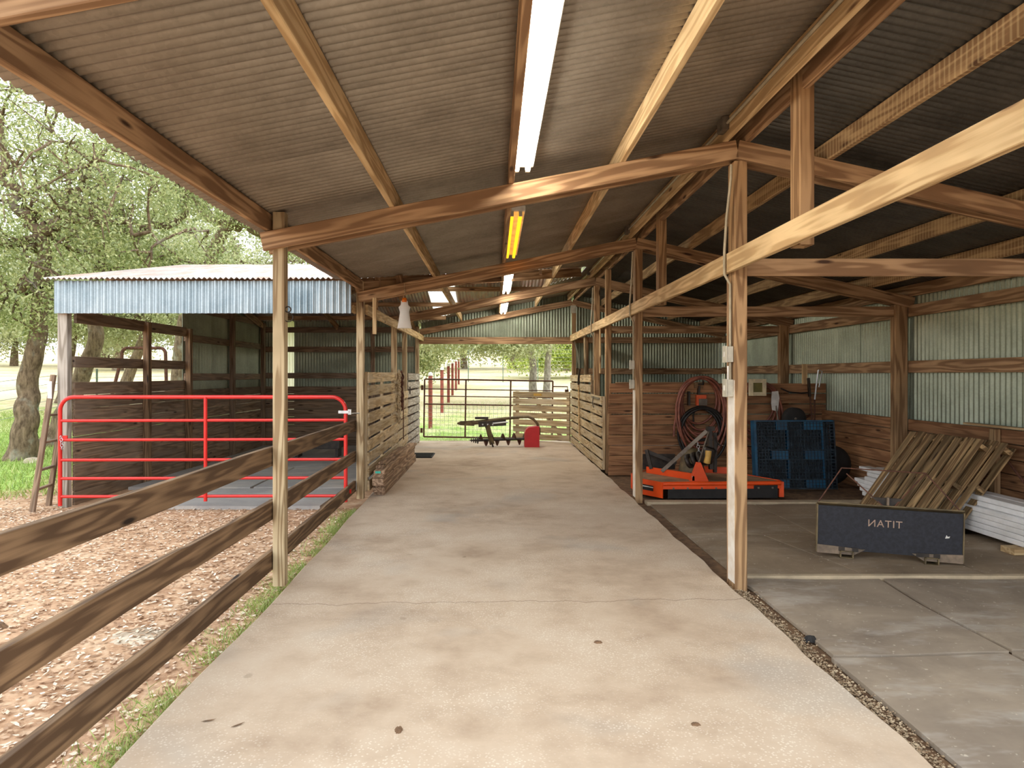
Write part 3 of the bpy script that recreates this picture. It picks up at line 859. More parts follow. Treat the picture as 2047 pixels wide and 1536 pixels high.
# ------------------------------------------------------------------ rail fence on the left
RL = [(1.044, 'top'), (.635, 'middle'), (.245, 'bottom')]
for (ya, yb, xa, xb, dz, lab) in ((1.4, FR[1] + .05, -1.735, -1.725, 0, 'three brown wooden rails in the foreground running to the near left post'), (FR[1] + .055, FR[2] + .05, -1.725, -1.835, -.035, 'three brown wooden rails between the near left post and the red gate')):
    t = thing('rail_fence', lab, 'fence', ((xa + xb) / 2, (ya + yb) / 2, GZ), group='rail fence beside the slab')
    for z, nm in RL:
        if ya < 2:   # long rails keep a slight wave and a notch along their top edge
            n = 40; vs = []; fs = []
            for i in range(n + 1):
                y_ = ya + (yb - ya) * i / n
                wv = .004 * math.sin(y_ * 2.3 + z * 9) + (.010 if (nm == 'middle' and y_ < 3.75) else 0)
                x_ = xa + (xb - xa) * i / n
                vs += [(x_ - .02, y_, z - .145 + wv * .5), (x_ + .02, y_, z - .145 + wv * .5), (x_ + .02, y_, z - .002 + wv), (x_ + .017, y_, z + wv), (x_ - .017, y_, z + wv), (x_ - .02, y_, z - .002 + wv)]
            for i in range(n):
                for q in range(6): fs.append((6 * i + q, 6 * i + (q + 1) % 6, 6 * i + 6 + (q + 1) % 6, 6 * i + 6 + q))
            fs += [tuple(range(6))[::-1], tuple(6 * n + q for q in range(6))]
            c = Vector(((xa + xb) / 2, (ya + yb) / 2, z - .07))
            # local X along the rail so that the grain follows it
            R = Matrix(((0, -1, 0), (1, 0, 0), (0, 0, 1)))
            lv = [R.transposed() @ (Vector(p) - c) for p in vs]
            o = MB().add(lv, fs).build('rail', 'rail', t, Matrix.Translation(c) @ R.to_4x4())
        else:
            o = beam('rail', (xa, ya, z - .07), (xb, yb, z - .07 + dz), .04, .142, 'rail', t)

# ------------------------------------------------------------------ slatted partitions
def slat_panel(label, x, ya, yb, z0, n, face, mt='slat', pitch=.18, h=.142, posts=(), xb=None, group=None):
    xb = x if xb is None else xb
    t = thing('slatted_partition', label, 'partition', (x, (ya + yb) / 2, 0), group=group)
    for q in range(n):
        z = z0 + q * pitch
        j = random.uniform(-.006, .006)
        beam('slat', (x + random.uniform(-.003, .003), ya, z + h / 2 + j), (xb, yb, z + h / 2 - j), .025, h, mt, t)
    for yy in posts:
        f = (yy - ya) / (yb - ya)
        xx = x + (xb - x) * f - face * .032
        block('batten', (xx - .019, yy - .045, z0), (xx + .019, yy + .045, z0 + (n - 1) * pitch + h), mt, t)
    return t
GS = 'slatted partitions along the aisle'
slat_panel('tall pale slatted partition on the left with rope and chain hung over it', -1.665, 8.97, 12.25, .06, 9, 1, posts=(9.02, 10.4, 12.1), xb=-1.73, group=GS)
slat_panel('low slatted stall door on the left beyond the hanging chain', -1.745, 12.3, 13.85, .06, 7, 1, posts=(12.36, 13.8), xb=-1.77, group=GS)
slat_panel('whitish slatted partition at the far end of the left side', -1.775, 13.9, 16.05, .05, 9, 1, posts=(13.98, 16.0), mt='grey_wood', group=GS)
slat_panel('low slatted door on the right beside the plank partition', 1.80, 11.3, 12.6, .02, 7, -1, posts=(11.34, 12.5), group=GS)
slat_panel('taller slatted partition on the right behind the pole pruner', 1.80, 12.63, 15.95, .02, 9, -1, posts=(12.7, 14.2, 15.9), group=GS)
# slatted wooden gate standing across part of the far opening
g = thing('slatted_gate', 'wooden slatted gate with diagonal brace standing across the far opening', 'gate', (1.8, 16.0, 0), (0, 0, math.radians(180 - 34)))
# built along local +x (hinge at origin)
def gl(p): return WM[g.name] @ Vector(p)
for q in range(7):
    z = .03 + q * .172
    beam('slat', gl((0.02, 0, z + .066)), gl((1.6, 0, z + .062)), .025, .132, 'slat', g)
for xx in (.07, 1.5): beam('stile', gl((xx, -.035, .03)), gl((xx, -.035, 1.2)), .04, .09, 'slat', g, up=WM[g.name].to_3x3() @ Vector((1, 0, 0)))
beam('diagonal_brace', gl((.25, -.035, .1)), gl((1.1, -.035, 1.15)), .04, .09, 'slat', g)
beam('paper_tag', gl((.78, .018, 1.12)), gl((1.0, .018, 1.12)), .004, .06, 'yellow', g)

# ------------------------------------------------------------------ tube lamps
LX = 0.19
for k, (ya, yb, mt, lab) in enumerate(((2.62, 5.08, 'tube_white', 'lit white twin-tube lamp nearest the camera'), (6.42, 8.78, 'tube_yellow', 'lit yellow twin-tube lamp'),
                                  (9.85, 12.3, 'tube_white', 'lit white twin-tube lamp in front of the third rafter'), (13.3, 15.95, 'tube_white', 'lit white twin-tube lamp farthest from the camera'))):
    zt = 1.6 + (1.535, 1.525, 1.49, 1.455)[k]
    t = thing('tube_lamp', lab, 'lamp', (LX, (ya + yb) / 2, zt), group='ceiling tube lamps')
    zr = roof_z(.13) - .014 - PH
    block('backing_board', (LX - .085, ya - .06, zt + .052), (LX - .045, yb + .08, zr + .14), 'timber', t)
    fx = block('fixture', (LX - .05, ya - .02, zt + .028), (LX + .105, yb + .02, zt + .075), 'white_cap', t)
    for dx in (-.022, .06):
        MB().tube([(LX + dx, ya + .03, zt), (LX + dx, yb - .03, zt)], .019, 12).world('tube', mt, fx)
        for ye in (ya + .012, yb - .012):
            MB().box((LX + dx, ye, zt + .008), (.034, .03, .05)).world('socket', 'box_grey', fx)

# ------------------------------------------------------------------ red tube gate
GY = 8.44
t = thing('tube_gate', 'red six-bar tubular steel farm gate closing the stall front', 'gate', (-3.63, GY, GZ))
xl, xr_, zt_, zb_ = -5.405, -1.85, 1.325, -.03
R0 = .17
path = [(xl, GY, zb_)] + arc((xl + R0, GY, zt_ - R0), R0, math.pi, math.pi / 2, 8) + arc((xr_ - R0, GY, zt_ - R0), R0, math.pi / 2, 0, 8) + [(xr_, GY, .02)]
MB().tube(path, .024, 12).world('outer_frame', 'red', t)
for z in (1.03, .79, .54, .31, .085):
    MB().tube([(xl, GY, z), (xr_, GY, z + .01)], .019, 10).world('crossbar', 'red', t)
MB().tube([(-3.59, GY - .012, zt_), (-3.59, GY - .012, .03)], .022, 10).world('brace', 'red', t)
for x in (xl, xr_):
    z0 = .79 if x == xl else .12
    MB().box((x + (.05 if x == xl else .03), GY, z0 + .03), (.08, .02, .05)).world('gusset', 'red', t)
mb = MB()
for i in range(5):
    c = (xl + .03 + .004 * i, GY - .03, .83 - .035 * i)
    mb.tube(arc(c, .018, 0, 2 * math.pi, 10, 'xz' if i % 2 else 'yz')[:-1], .004, 6, closed=True)
mb.world('latch_chain', 'zinc', t)
mb = MB().box((xr_ - .02, GY - .012, 1.14), (.13, .035, .035)).box((xr_ + .05, GY, 1.14), (.04, .03, .065)).tube([(xr_ + .05, GY, 1.12), (xr_ + .12, GY + .25, 1.11)], .008, 8)
mb.world('latch', 'zinc', t)
# eye hook on the near left post
mb = MB().tube(arc((-1.588, 5.22, 2.105), .022, 0, 2 * math.pi, 12)[:-1], .005, 6, closed=True).tube(arc((-1.585, 5.22, 2.045), .035, math.pi / 2, -math.pi * .8, 10), .004, 6)
tag(mb.world('eye_hook', 'black_metal'), 'small black iron ring and hook on the near left post', 'hook')

# wooden ladder leaning against the stall corner
t = thing('wooden_ladder', 'weathered brown wooden ladder leaning on the stall corner outside the gate', 'ladder', (-5.7, 8.55, GZ))
for (a, b) in (((-5.70, 8.36, GZ), (-5.63, 8.66, 1.60)), ((-5.80, 8.82, GZ), (-5.66, 8.98, 1.60))):
    beam('side_rail', a, b, .06, .045, 'board_dark', t)
for f in (.16, .3, .5, .7): 
    a = Vector((-5.70, 8.36, GZ)).lerp(Vector((-5.63, 8.66, 1.60)), f); b = Vector((-5.80, 8.82, GZ)).lerp(Vector((-5.66, 8.98, 1.60)), f)
    beam('rung', a, b, .045, .03, 'board_dark', t)
block('paper_notice', (-5.66, 8.585, 1.3), (-5.605, 8.59, 1.52), 'white_cap', t)
# roll bar of a machine parked behind the stall
def rb(p): return p
y0 = 14.6
mb = MB().tube([(-8.35, y0, GZ), (-8.25, y0, 1.1), (-8.02, y0, 2.0)] + arc((-7.9, y0, 2.06), .12, math.pi, math.pi / 2, 5) + arc((-7.2, y0, 2.06), .12, math.pi / 2, 0, 5) + [(-7.06, y0, 1.3), (-7.02, y0, GZ)], .035, 10)
t = thing('roll_bar', 'rust-brown steel roll bar of a machine behind the stall', 'roll bar', (-7.6, y0, GZ))
mb.world('hoop', 'rust_metal', t)
MB().tube([(-8.2, y0, .5), (-7.04, y0, .5)], .03, 8).world('crossbar', 'rust_metal', t)
# small things in the dim stall
t = thing('feed_trough', 'dark low trough standing at the back of the stall', 'trough', (-3.55, 13.7, GZ + .05))
MB().box((-3.55, 13.7, .14), (.9, .35, .03)).world('bottom', 'black_metal', t)
for dx, dy, sx, sy in ((-.45, 0, .03, .38), (.45, 0, .03, .38), (0, -.19, .93, .03), (0, .19, .93, .03)): MB().box((-3.55 + dx, 13.7 + dy, .24), (sx, sy, .2)).world('side', 'black_metal', t)
for dx in (-.4, .4): MB().box((-3.55 + dx, 13.7, .04), (.06, .3, .17)).world('foot', 'black_metal', t)
mb = MB().tube([(-2.75, 14.9, -.04), (-2.6, 14.95, .55), (-2.5, 15.0, .95)], .035, 8).tube([(-2.5, 15.0, .9), (-2.3, 15.0, .98)], .02, 8)
tag(mb.world('hand_pump', 'black_metal'), 'dark iron lever standing in the shadowed stall behind the gate', 'tool')

# ------------------------------------------------------------------ left partition: rope, chain, rod, fly bag
def hang_chain(name, label, x, y, z0, z1, mat, pit, r, th):
    mb = MB(); z = z0; i = 0
    while z > z1:
        c = (x + .008 * math.sin(i), y + .012 * math.sin(i * 1.3), z)
        ring = []
        for a in range(12):
            q = 2 * math.pi * a / 12
            u = r * .6 * math.cos(q); w = r * math.sin(q)
            ring.append((c[0] + (u if i % 2 else u * .25), c[1] + (u * .25 if i % 2 else u), c[2] + w))
        mb.tube(ring, th, 6, closed=True); z -= pit; i += 1
    return tag(mb.world(name, mat), label, 'chain')
hang_chain('rope_braid', 'pale braided rope hanging over the left slatted partition', -1.655, 11.75, 1.64, .78, 'rope', .042, .04, .018)
hang_chain('iron_chain', 'heavy dark iron chain hanging on the partition next to the pale rope', -1.665, 12.15, 1.62, 1.0, 'rust_metal', .055, .05, .016)
tag(MB().tube([(-1.66, 12.36, 1.3), (-1.655, 12.36, .42)], .009, 8).world('iron_rod', 'rust_metal'), 'thin iron rod hanging on the low stall door below the chain', 'rod')
tag(MB().box((-1.71, 12.4, 1.2), (.02, .22, .03)).tube([(-1.69, 13.6, 1.22), (-1.69, 13.6, 1.36)], .012, 8).world('door_bolt', 'black_metal'), 'black bolt on top of the low left stall door', 'bolt')
fb = thing('fly_trap_bag', 'clear plastic fly trap bag with orange cap hanging from the second rafter', 'fly trap', (-1.165, 8.8, 2.2))
nseg = 20; vs = []; fs = []
prof = [(.0, .045, .03), (.05, .05, .035), (.08, .078, .022), (.14, .06, .045), (.25, .075, .05), (.34, .092, .02), (.355, .094, .004)]
for dz, rx, ry in prof:
    for k in range(nseg):
        a = 2 * math.pi * k / nseg
        vs.append((-1.165 + rx * math.cos(a), 8.8 + ry * math.sin(a), 2.56 - dz))
for i in range(len(prof) - 1):
    for k in range(nseg): fs.append((i * nseg + k, i * nseg + (k + 1) % nseg, (i + 1) * nseg + (k + 1) % nseg, (i + 1) * nseg + k))
fs.append(tuple(len(vs) - nseg + k for k in range(nseg)))
MB().add(vs, fs, True).world('bag', 'bag', fb)
MB().lathe([(.0, .055), (.028, .055), (.033, .03), (.04, 0), (.0, 0)], (-1.165, 8.8, 2.545), 16).world('cap', 'orange_cap', fb)
MB().tube([(-1.18, 8.8, 2.58), (-1.165, 8.8, 2.66), (-1.165, 8.79, 2.79)], .003, 5).tube([(-1.14, 8.8, 2.58), (-1.15, 8.8, 2.66), (-1.165, 8.79, 2.74)], .003, 5).world('string', 'rope', fb)

# lumber stacked along the foot of the left partition
LB = [(-1.60, .0, .15, .04, 9.05, 12.6, 'greyish bottom board of the lumber pile beside the left partition'), (-1.60, .045, .16, .065, 8.98, 12.55, 'thick reddish timber just above the bottom of the lumber pile'),
      (-1.585, .113, .13, .03, 9.0, 12.5, 'thin board in the lower middle of the lumber pile'), (-1.60, .146, .145, .09, 8.9, 12.4, 'thick pinkish timber in the middle of the lumber pile'),
      (-1.60, .24, .14, .05, 8.93, 12.5, 'pinkish board below the tagged timber of the lumber pile'), (-1.585, .293, .14, .05, 8.92, 12.6, 'dark-ended timber with a green tag on the lumber pile'),
      (-1.61, .346, .10, .035, 9.1, 11.6, 'narrow board lying on top of the lumber pile, nearer the aisle'), (-1.615, .384, .07, .035, 9.25, 11.2, 'topmost narrow stick of the lumber pile')]
for x, z, w, h, ya, yb, lab in LB:
    o = block('lumber_board', (x + .03 - w / 2 + .04, ya, z), (x + .03 + w / 2 + .04, yb, z + h), 'lumber'); tag(o, lab, 'board', 'lumber pile beside the left partition')
    if 'green tag' in lab:
        tg = plain('green_tag', rgb(60, 196, 178), .5); M['green_tag'] = tg
        block('end_tag', (x + .02, ya - .003, z + .012), (x + .09, ya, z + .04), 'green_tag', o)
    
o = block('doormat', (-1.68, 13.05, .0), (-1.2, 13.75, .02), 'rubber'); tag(o, 'black ribbed rubber doormat on the concrete beside the left partition', 'mat')
for i in range(9): block('rib', (-1.66, 13.09 + i * .075, .02), (-1.22, 13.12 + i * .075, .027), 'rubber', o)

# ------------------------------------------------------------------ post hole digger
AY = 15.15
t = thing('post_hole_digger', 'tractor post hole digger with steel auger and red shield lying before the far gate', 'digger', (.15, AY, 0))
def ax(px, py, d=AY): return ((px - 988) * d / F_PX, d, 1.6 + (750 - py) * d / F_PX)
pts = [ax(945, 846), ax(975, 842), ax(1010, 837), ax(1040, 834.5), ax(1056, 834), ax(1066, 838), ax(1074, 847), ax(1078, 858), ax(1078.5, 870)]
MB().tube(pts, [.05, .045, .035, .03, .03, .03, .03, .028, .024], 10).world('boom', 'khaki', t)
A = ax(914, 847); B = ax(948, 845)
mb = MB(); mb.prism([(A[0], A[2] - .015), (A[0] + .08, A[2] - .04), (B[0], B[2] - .075), (B[0], B[2] + .05), (A[0] + .08, A[2] + .05), (A[0], A[2] + .02)], -.02, .02, Matrix.Translation((0, AY, 0)) @ Matrix.Rotation(math.pi / 2, 4, 'X'))
mb.world('hitch_tongue', 'khaki', t)
c = ax(984, 846); mb = MB().box((c[0], AY - .05, c[2] - .01), (.62, .02, .12), (0, -.06, 0)).box((c[0], AY + .05, c[2] - .01), (.62, .02, .12), (0, -.06, 0)); mb.world('bracket', 'black_metal', t)
c = ax(963, 836); MB().box((c[0], AY, c[2]), (.30, .1, .05)).world('top_plate', 'black_metal', t)
c = ax(1000, 846); MB().tube([ax(985, 847, AY - .09), ax(1016, 844, AY - .09)], .018, 8).world('drive_shaft', 'zinc', t)
for px in (965, 975, 985): MB().box(ax(px, 849, AY - .062), (.03, .01, .03)).world('bolt_head', 'zinc', t)
a = ax(974, 850, AY - .05); b = (ax(984, 893)[0], AY - .12, .0)
MB().bar(a, (b[0], b[1], .06), .02, .12).world('stand_leg', 'khaki', t)
MB().tube([(b[0] - .01, b[1], .1), (b[0] + .02, b[1], 0.0)], .02, 8).world('leg_foot', 'black_metal', t)
# auger lying on the floor
x0, x1 = ax(941, 886)[0], ax(1052, 880)[0]; zc = .142
mb = MB().tube([(x0 + .15, AY - .02, zc), (x1, AY - .02, zc + .035)], .03, 10); mb.world('auger_shaft', 'black_metal', t)
mb = MB(); n = 110; vs = []; fs = []
for i in range(n + 1):
    f = i / n; xx = x0 + .15 + (x1 - x0 - .2) * f; a = f * 4.2 * 2 * math.pi
    r = .138 if f > .06 else .08 + f
    z_ = zc + .035 * f
    vs += [(xx, AY - .02 + .028 * math.cos(a), z_ + .028 * math.sin(a)), (xx + .012, AY - .02 + r * math.cos(a), z_ + r * math.sin(a))]
for i in range(n): fs.append((2 * i, 2 * i + 1, 2 * i + 3, 2 * i + 2))
mb.add(vs, fs, True); mb.world('auger_flighting', 'rust_metal', t)
mb = MB().tube([(x0 - .02, AY - .02, zc), (x0 + .17, AY - .02, zc)], [.012, .028], 8)
for i in range(4): mb.lathe([(.015, -.01), (.05 + .012 * i, 0), (.015, .01)], (x0 + .02 + i * .045, AY - .02, zc), 8, (0, math.pi / 2, .3))
mb.world('pilot_point', 'black_metal', t)
S0 = ax(1048, 893)[0]; S1 = ax(1077.5, 893)[0]
mb = MB(); mb.prism([(S0, 0.0), (S1, 0.0), (S1, .46), (S1 - .05, .46), (S0 + .1, .44), (S0 + .03, .38), (S0, .30)], -.16, .16, Matrix.Translation((0, AY, 0)) @ Matrix.Rotation(math.pi / 2, 4, 'X'))
mb.world('red_shield', 'red_shield', t)

# ------------------------------------------------------------------ pole pruner and fittings on the right partition
t = thing('pole_pruner', 'pole saw with curved black blade and wooden handle hung on the right partition', 'pruning saw', (1.76, 14.5, .6))
MB().tube([(1.765, 14.2, 1.42), (1.765, 14.05, .34)], .018, 8).world('handle', 'timber_light', t)
mb = MB().tube([(1.765, 14.2, 1.40), (1.765, 14.16, 1.58), (1.765, 14.0, 1.72)], .022, 8); mb.world('ferrule', 'black_metal', t)
bl = [(14.0, 1.66), (13.93, 1.82), (13.98, 1.9), (14.35, 2.14), (14.95, 2.36), (14.45, 2.02), (14.2, 1.78), (14.1, 1.66)]
mb = MB(); mb.prism(bl, 1.762, 1.768, Matrix(((0, 0, 1, 0), (1, 0, 0, 0), (0, 1, 0, 0), (0, 0, 0, 1)))); mb.world('blade', 'black_metal', t)
mb = MB().box((1.775, 11.9, 1.2), (.015, .9, .03)).tube([(1.77, 12.1, 1.22), (1.75, 12.08, 1.1), (1.765, 12.05, 1.02)], .01, 6)
tag(mb.world('latch_bar', 'steel'), 'thin steel latch bar across the top of the right slatted door', 'latch')
tag(block('hanging_lath', (1.79, 11.52, 1.63), (1.815, 11.57, 2.39), 'timber_light'), 'pinkish pale lath hanging from the header before the plank partition', 'lath')

# ------------------------------------------------------------------ switch boxes and conduits
def conduit(label, pts, r=.011):
    return tag(MB().tube(pts, r, 8).world('conduit', 'conduit'), label, 'conduit', 'conduits on the posts')
Xc = XR - .022
def ebox(label, y, z, s=(.05, .075, .115)):
    t = thing('switch_box', label, 'switch box', (Xc - .01, y, z - s[2] / 2), group='grey switch boxes')
    block('body', (XR - .01 - s[0], y - s[1] / 2, z - s[2] / 2), (XR - .011, y + s[1] / 2, z + s[2] / 2), 'box_grey', t)
    cv = block('cover', (XR - .018 - s[0], y - s[1] / 2 - .004, z - s[2] / 2 - .004), (XR - .01 - s[0], y + s[1] / 2 + .004, z + s[2] / 2 + .004), 'box_grey', t)
    block('outlet', (XR - .021 - s[0], y - .015, z - .02), (XR - .018 - s[0], y + .015, z + .02), 'white_cap', cv)
Y1, Y2, Y3 = FR[1] + .06, FR[2] + .06, FR[3] + .06
conduit('grey conduit running down the big right post to its switch boxes', [(XR - .05, Y1 - .1, 3.2), (XR - .045, Y1 - .08, 3.1), (Xc - .04, Y1 - .03, 2.8), (Xc - .045, Y1, 2.56), (Xc - .045, Y1, 2.38), (Xc, Y1, 2.3), (Xc, Y1, 1.56)])
ebox('grey double switch box on the big right post, upper one', Y1, 1.76, (.05, .085, .12)); ebox('grey outlet box on the big right post, lower one with antenna', Y1, 1.50, (.05, .085, .13))
tag(MB().tube([(XR - .05, Y1 - .03, 1.56), (XR - .05, Y1 - .03, 1.67)], .007, 6).world('plug_antenna', 'white_cap'), 'short white antenna stub on the lower outlet box', 'antenna')
conduit('grey conduit running down the second right post', [(XR - .05, Y2 - .1, 3.2), (Xc - .03, Y2 - .03, 2.8), (Xc - .045, Y2, 2.56), (Xc - .045, Y2, 2.38), (Xc, Y2, 2.3), (Xc, Y2, 1.5)])
ebox('small grey switch box on the second right post, upper one', Y2, 1.735); ebox('small grey outlet box on the second right post, lower one', Y2, 1.48)
conduit('grey conduit running down the third right post behind the slats', [(XR - .05, Y3 - .1, 3.2), (Xc - .03, Y3 - .03, 2.8), (Xc - .045, Y3, 2.56), (Xc - .045, Y3, 2.38), (Xc, Y3, 2.3), (Xc, Y3, 1.5)])
zc_ = roof_z(1.70) - .06
tag(MB().tube([(1.725, 1.7, zc_), (1.725, 16.0, zc_)], .012, 8).world('ridge_conduit', 'conduit'), 'long thin conduit clipped along the ridge purlin', 'conduit')
for yy, lab in ((FR[1] - .12, 'grey junction box under the ridge at the first frame'), (FR[2] - .12, 'grey junction box under the ridge at the second frame'), (FR[3] - .12, 'grey junction box under the ridge at the third frame')):
    o = block('junction_box', (1.69, yy - .06, zc_ - .05), (1.735, yy + .06, zc_ + .05), 'steel'); tag(o, lab, 'junction box', 'junction boxes under the ridge')
    block('cover_plate', (1.684, yy - .055, zc_ - .045), (1.69, yy + .055, zc_ + .045), 'steel', o)

# ------------------------------------------------------------------ machinery bay: orange rotary mower
t = thing('rotary_mower', 'orange rotary mower deck with hitch frame and yellow shaft end parked in the bay', 'mower', (2.85, 9.4, RZ))
deck = [(2.22, 8.93), (3.80, 9.0), (3.84, 9.12), (3.35, 10.15), (2.45, 10.25), (1.97, 9.75), (1.97, 9.32)]
MB().prism(deck, .165, .178).world('deck_top', 'dusty', t)
n = len(deck)
for i in range(n):
    a, b = Vector((*deck[i], 0)), Vector((*deck[(i + 1) % n], 0))
    low = RZ + .02 if i in (5, 6) else .10
    mid = (a + b) / 2
    MB().bar((a.x, a.y, (low + .18) / 2), (b.x, b.y, (low + .18) / 2), .012, .18 - low + .012).world('skirt', 'orange', t)
MB().tube([(2.22, 8.925, .165), (3.80, 8.995, .165)], .028, 8).world('front_lip', 'orange', t)
flap = MB().bar((2.29, 8.94, .055), (3.76, 8.995, .055), .01, .17).world('rubber_flap', 'rubber', t)
for i in range(8): MB().box((2.36 + .19 * i, 8.925 + .0085 * i, .105), (.022, .012, .022)).world('flap_bolt', 'steel', flap)
MB().bar((3.815, 9.0, .08), (3.835, 9.13, .08), .06, .2).world('corner_guard', 'orange', t)
a, b = Vector((1.995, 9.27, .085)), Vector((2.13, 9.05, .085))
MB().bar(a + Vector((-.012, -.01, 0)), b + Vector((-.012, -.01, 0)), .006, .07).world('decal', 'rubber', t)
MB().bar(a + Vector((-.012, -.01, .012)), b + Vector((-.012, -.01, .012)), .009, .012).world('decal_print', 'white_cap', t)
MB().bar((2.22, 9.85, .225), (2.72, 9.1, .225), .03, .09).world('deck_rail', 'orange', t)
MB().bar((3.0, 9.9, .225), (3.5, 9.7, .225), .03, .09).world('deck_rail', 'orange', t)
mb = MB(); mb.prism([(2.62, .178), (2.86, .178), (2.755, .43), (2.715, .43)], -.045, .045, Matrix.Translation((0, 9.08, 0)) @ Matrix.Rotation(math.pi / 2, 4, 'X')); mb.world('hitch_gusset', 'orange', t)
MB().box((2.655, 9.04, .22), (.03, .01, .06)).world('sticker', 'white_cap', t)
MB().bar((2.36, 9.55, .24), (2.93, 9.35, .83), .018, .05).world('brace_bar', 'steel', t)
MB().bar((2.73, 9.08, .38), (2.96, 9.33, .82), .018, .035).world('brace_bar', 'steel', t)
MB().bar((2.26, 9.75, .25), (2.20, 9.8, .52), .02, .05).bar((2.2, 9.8, .5), (2.62, 9.75, .33), .02, .05).world('rear_frame', 'black_metal', t)
MB().box((2.4, 9.95, .33), (.5, .04, .22)).world('rear_plate', 'black_metal', t)
mb = MB().bar((2.99, 9.35, .3), (2.97, 9.36, .86), .05, .07).bar((3.06, 9.4, .25), (3.06, 9.4, .8), .04, .06).box((2.98, 9.35, .86), (.1, .09, .06)); mb.world('hitch_mast', 'black_metal', t)
MB().tube([(2.98, 9.35, .84), (3.12, 9.36, .62)], .012, 6).world('top_link_pin', 'black_metal', t)
MB().lathe([(.0, .26), (.09, .26), (.13, .2), (.15, .1), (.17, .0), (.2, -.12)], (2.78, 9.55, .3), 18).world('gearbox', 'khaki', t)
mb = MB()
for i in range(4): mb.lathe([(.05, -.025), (.1, -.02), (.1, .02), (.05, .025)], (2.7 + .065 * i, 9.38 - .05 * i, .41 + .03 * i), 18, (0.2, 1.2, -.5))
mb.world('slip_clutch', 'black_metal', t)
MB().lathe([(.06, -.1), (.085, -.08), (.085, .1), (.06, .12)], (2.9, 9.2, .5), 18, (.2, .25, 0)).world('shaft_guard', 'black_metal', t)
MB().tube([(2.86, 9.12, .42), (2.87, 9.1, .5), (2.88, 9.11, .58)], [.045, .038, .042], 12).world('shaft_end', 'yellow', t)
mb = MB()
for i in range(7): mb.tube(arc((2.78 + .006 * i, 9.26, .66 - .04 * i), .02, 0, 2 * math.pi, 10, 'xz' if i % 2 else 'yz')[:-1], .004, 5, closed=True)
mb.world('safety_chain', 'zinc', t)

# ------------------------------------------------------------------ hoses on the plank partition
WY = 11.14
def coil(mb, cx, cz, rx, rz, y, r, loops, seed, sag=.3):
    rnd = random.Random(seed)
    for k in range(loops):
        f = k / max(1, loops - 1)
        ox, oz = rnd.uniform(-.05, .05), rnd.uniform(-.03, .0)
        ax_, az = rx * (.80 + .2 * f) * rnd.uniform(.94, 1.04), rz * (.58 + .42 * f) * rnd.uniform(.97, 1.02)
        pts = []
        for i in range(36):
            a = 2 * math.pi * i / 36
            z = math.sin(a)
            pts.append((cx + ox + ax_ * math.cos(a) * (1 + .08 * z), y - .11 * f + .015 * math.sin(3 * a + k), cz + rz + oz + (az * (z - 1))))
        mb.tube(pts, r, 7, closed=True)
    return mb
t = thing('hose_coil', 'large coil of red-brown hose hung on the plank partition above the mower', 'hose', (3.37, WY, .3))
coil(MB(), 3.37, .92, .39, .655, WY - .02, .02, 8, 3).world('loops', 'hose', t)
MB().tube([(3.02, WY - .1, 1.25), (2.97, WY - .1, .95), (2.93, WY - .1, .75), (2.93, WY - .1, .6)], .02, 7).world('loose_end', 'hose', t)
t = thing('black_hose_coil', 'black hose coil drooping below the red-brown hose', 'hose', (3.37, WY, .1))
coil(MB(), 3.38, .62, .36, .46, WY - .01, .02, 6, 5).world('loops', 'hose_black', t)
MB().bar((3.2, WY + .02, 1.33), (3.2, WY + .02, 1.1), .03, .1).world('hanger_strap', 'black_metal', t)
t = thing('peg_hook', 'wooden peg block carrying the large hose coil', 'hook', (3.37, WY, 1.42))
block('block', (3.3, WY + .02, 1.38), (3.44, WY + .06, 1.47), 'timber', t)
MB().tube([(3.37, WY + .03, 1.45), (3.37, WY - .2, 1.45), (3.37, WY - .22, 1.5)], .016, 8).world('peg', 'black_metal', t)
t = thing('orange_charger', 'small orange and grey box mounted inside the large hose coil', 'box', (3.40, WY, 1.1))
block('back', (3.32, WY - .02, 1.1), (3.485, WY + .05, 1.27), 'orange_box', t)
block('face', (3.355, WY - .035, 1.1), (3.49, WY - .018, 1.21), 'steel', t)
MB().tube([(3.34, WY, 1.1), (3.27, WY, .95), (3.28, WY, .7)], .012, 6).world('cord', 'hose_black', t)
MB().bar((3.36, WY + .03, 1.28), (3.37, WY + .03, 1.42), .03, .1).world('bracket', 'black_metal', t)
t = thing('hose_coil', 'dim second coil of red-brown hose behind the ivory pet door', 'hose', (4.35, WY, .3))
coil(MB(), 4.33, .88, .38, .62, WY - .02, .019, 6, 8).world('loops', 'hose', t)
MB().tube([(4.6, WY - .1, 1.3), (4.72, WY - .1, .9), (4.75, WY - .1, .5)], .018, 7).world('loose_end', 'hose', t)
t = thing('pet_door', 'ivory plastic pet door frame hung on the plank partition', 'pet door', (4.32, 10.9, 1.27))
cx, cz, yy = 4.24, 1.40, 10.92
for (a, b) in (((-.135, -.135), (-.075, .135)), ((.075, -.135), (.135, .135)), ((-.075, .075), (.075, .135)), ((-.075, -.135), (.075, -.075))):
    block('frame_side', (cx + a[0], yy - .03, cz + a[1]), (cx + b[0], yy + .03, cz + b[1]), 'ivory', t)
block('flap', (cx - .075, yy - .005, cz - .075), (cx + .075, yy + .005, cz + .075), 'olive', t)
block('hanger', (cx - .03, yy + .03, cz + .02), (cx + .03, 11.2, cz + .06), 'timber', t)

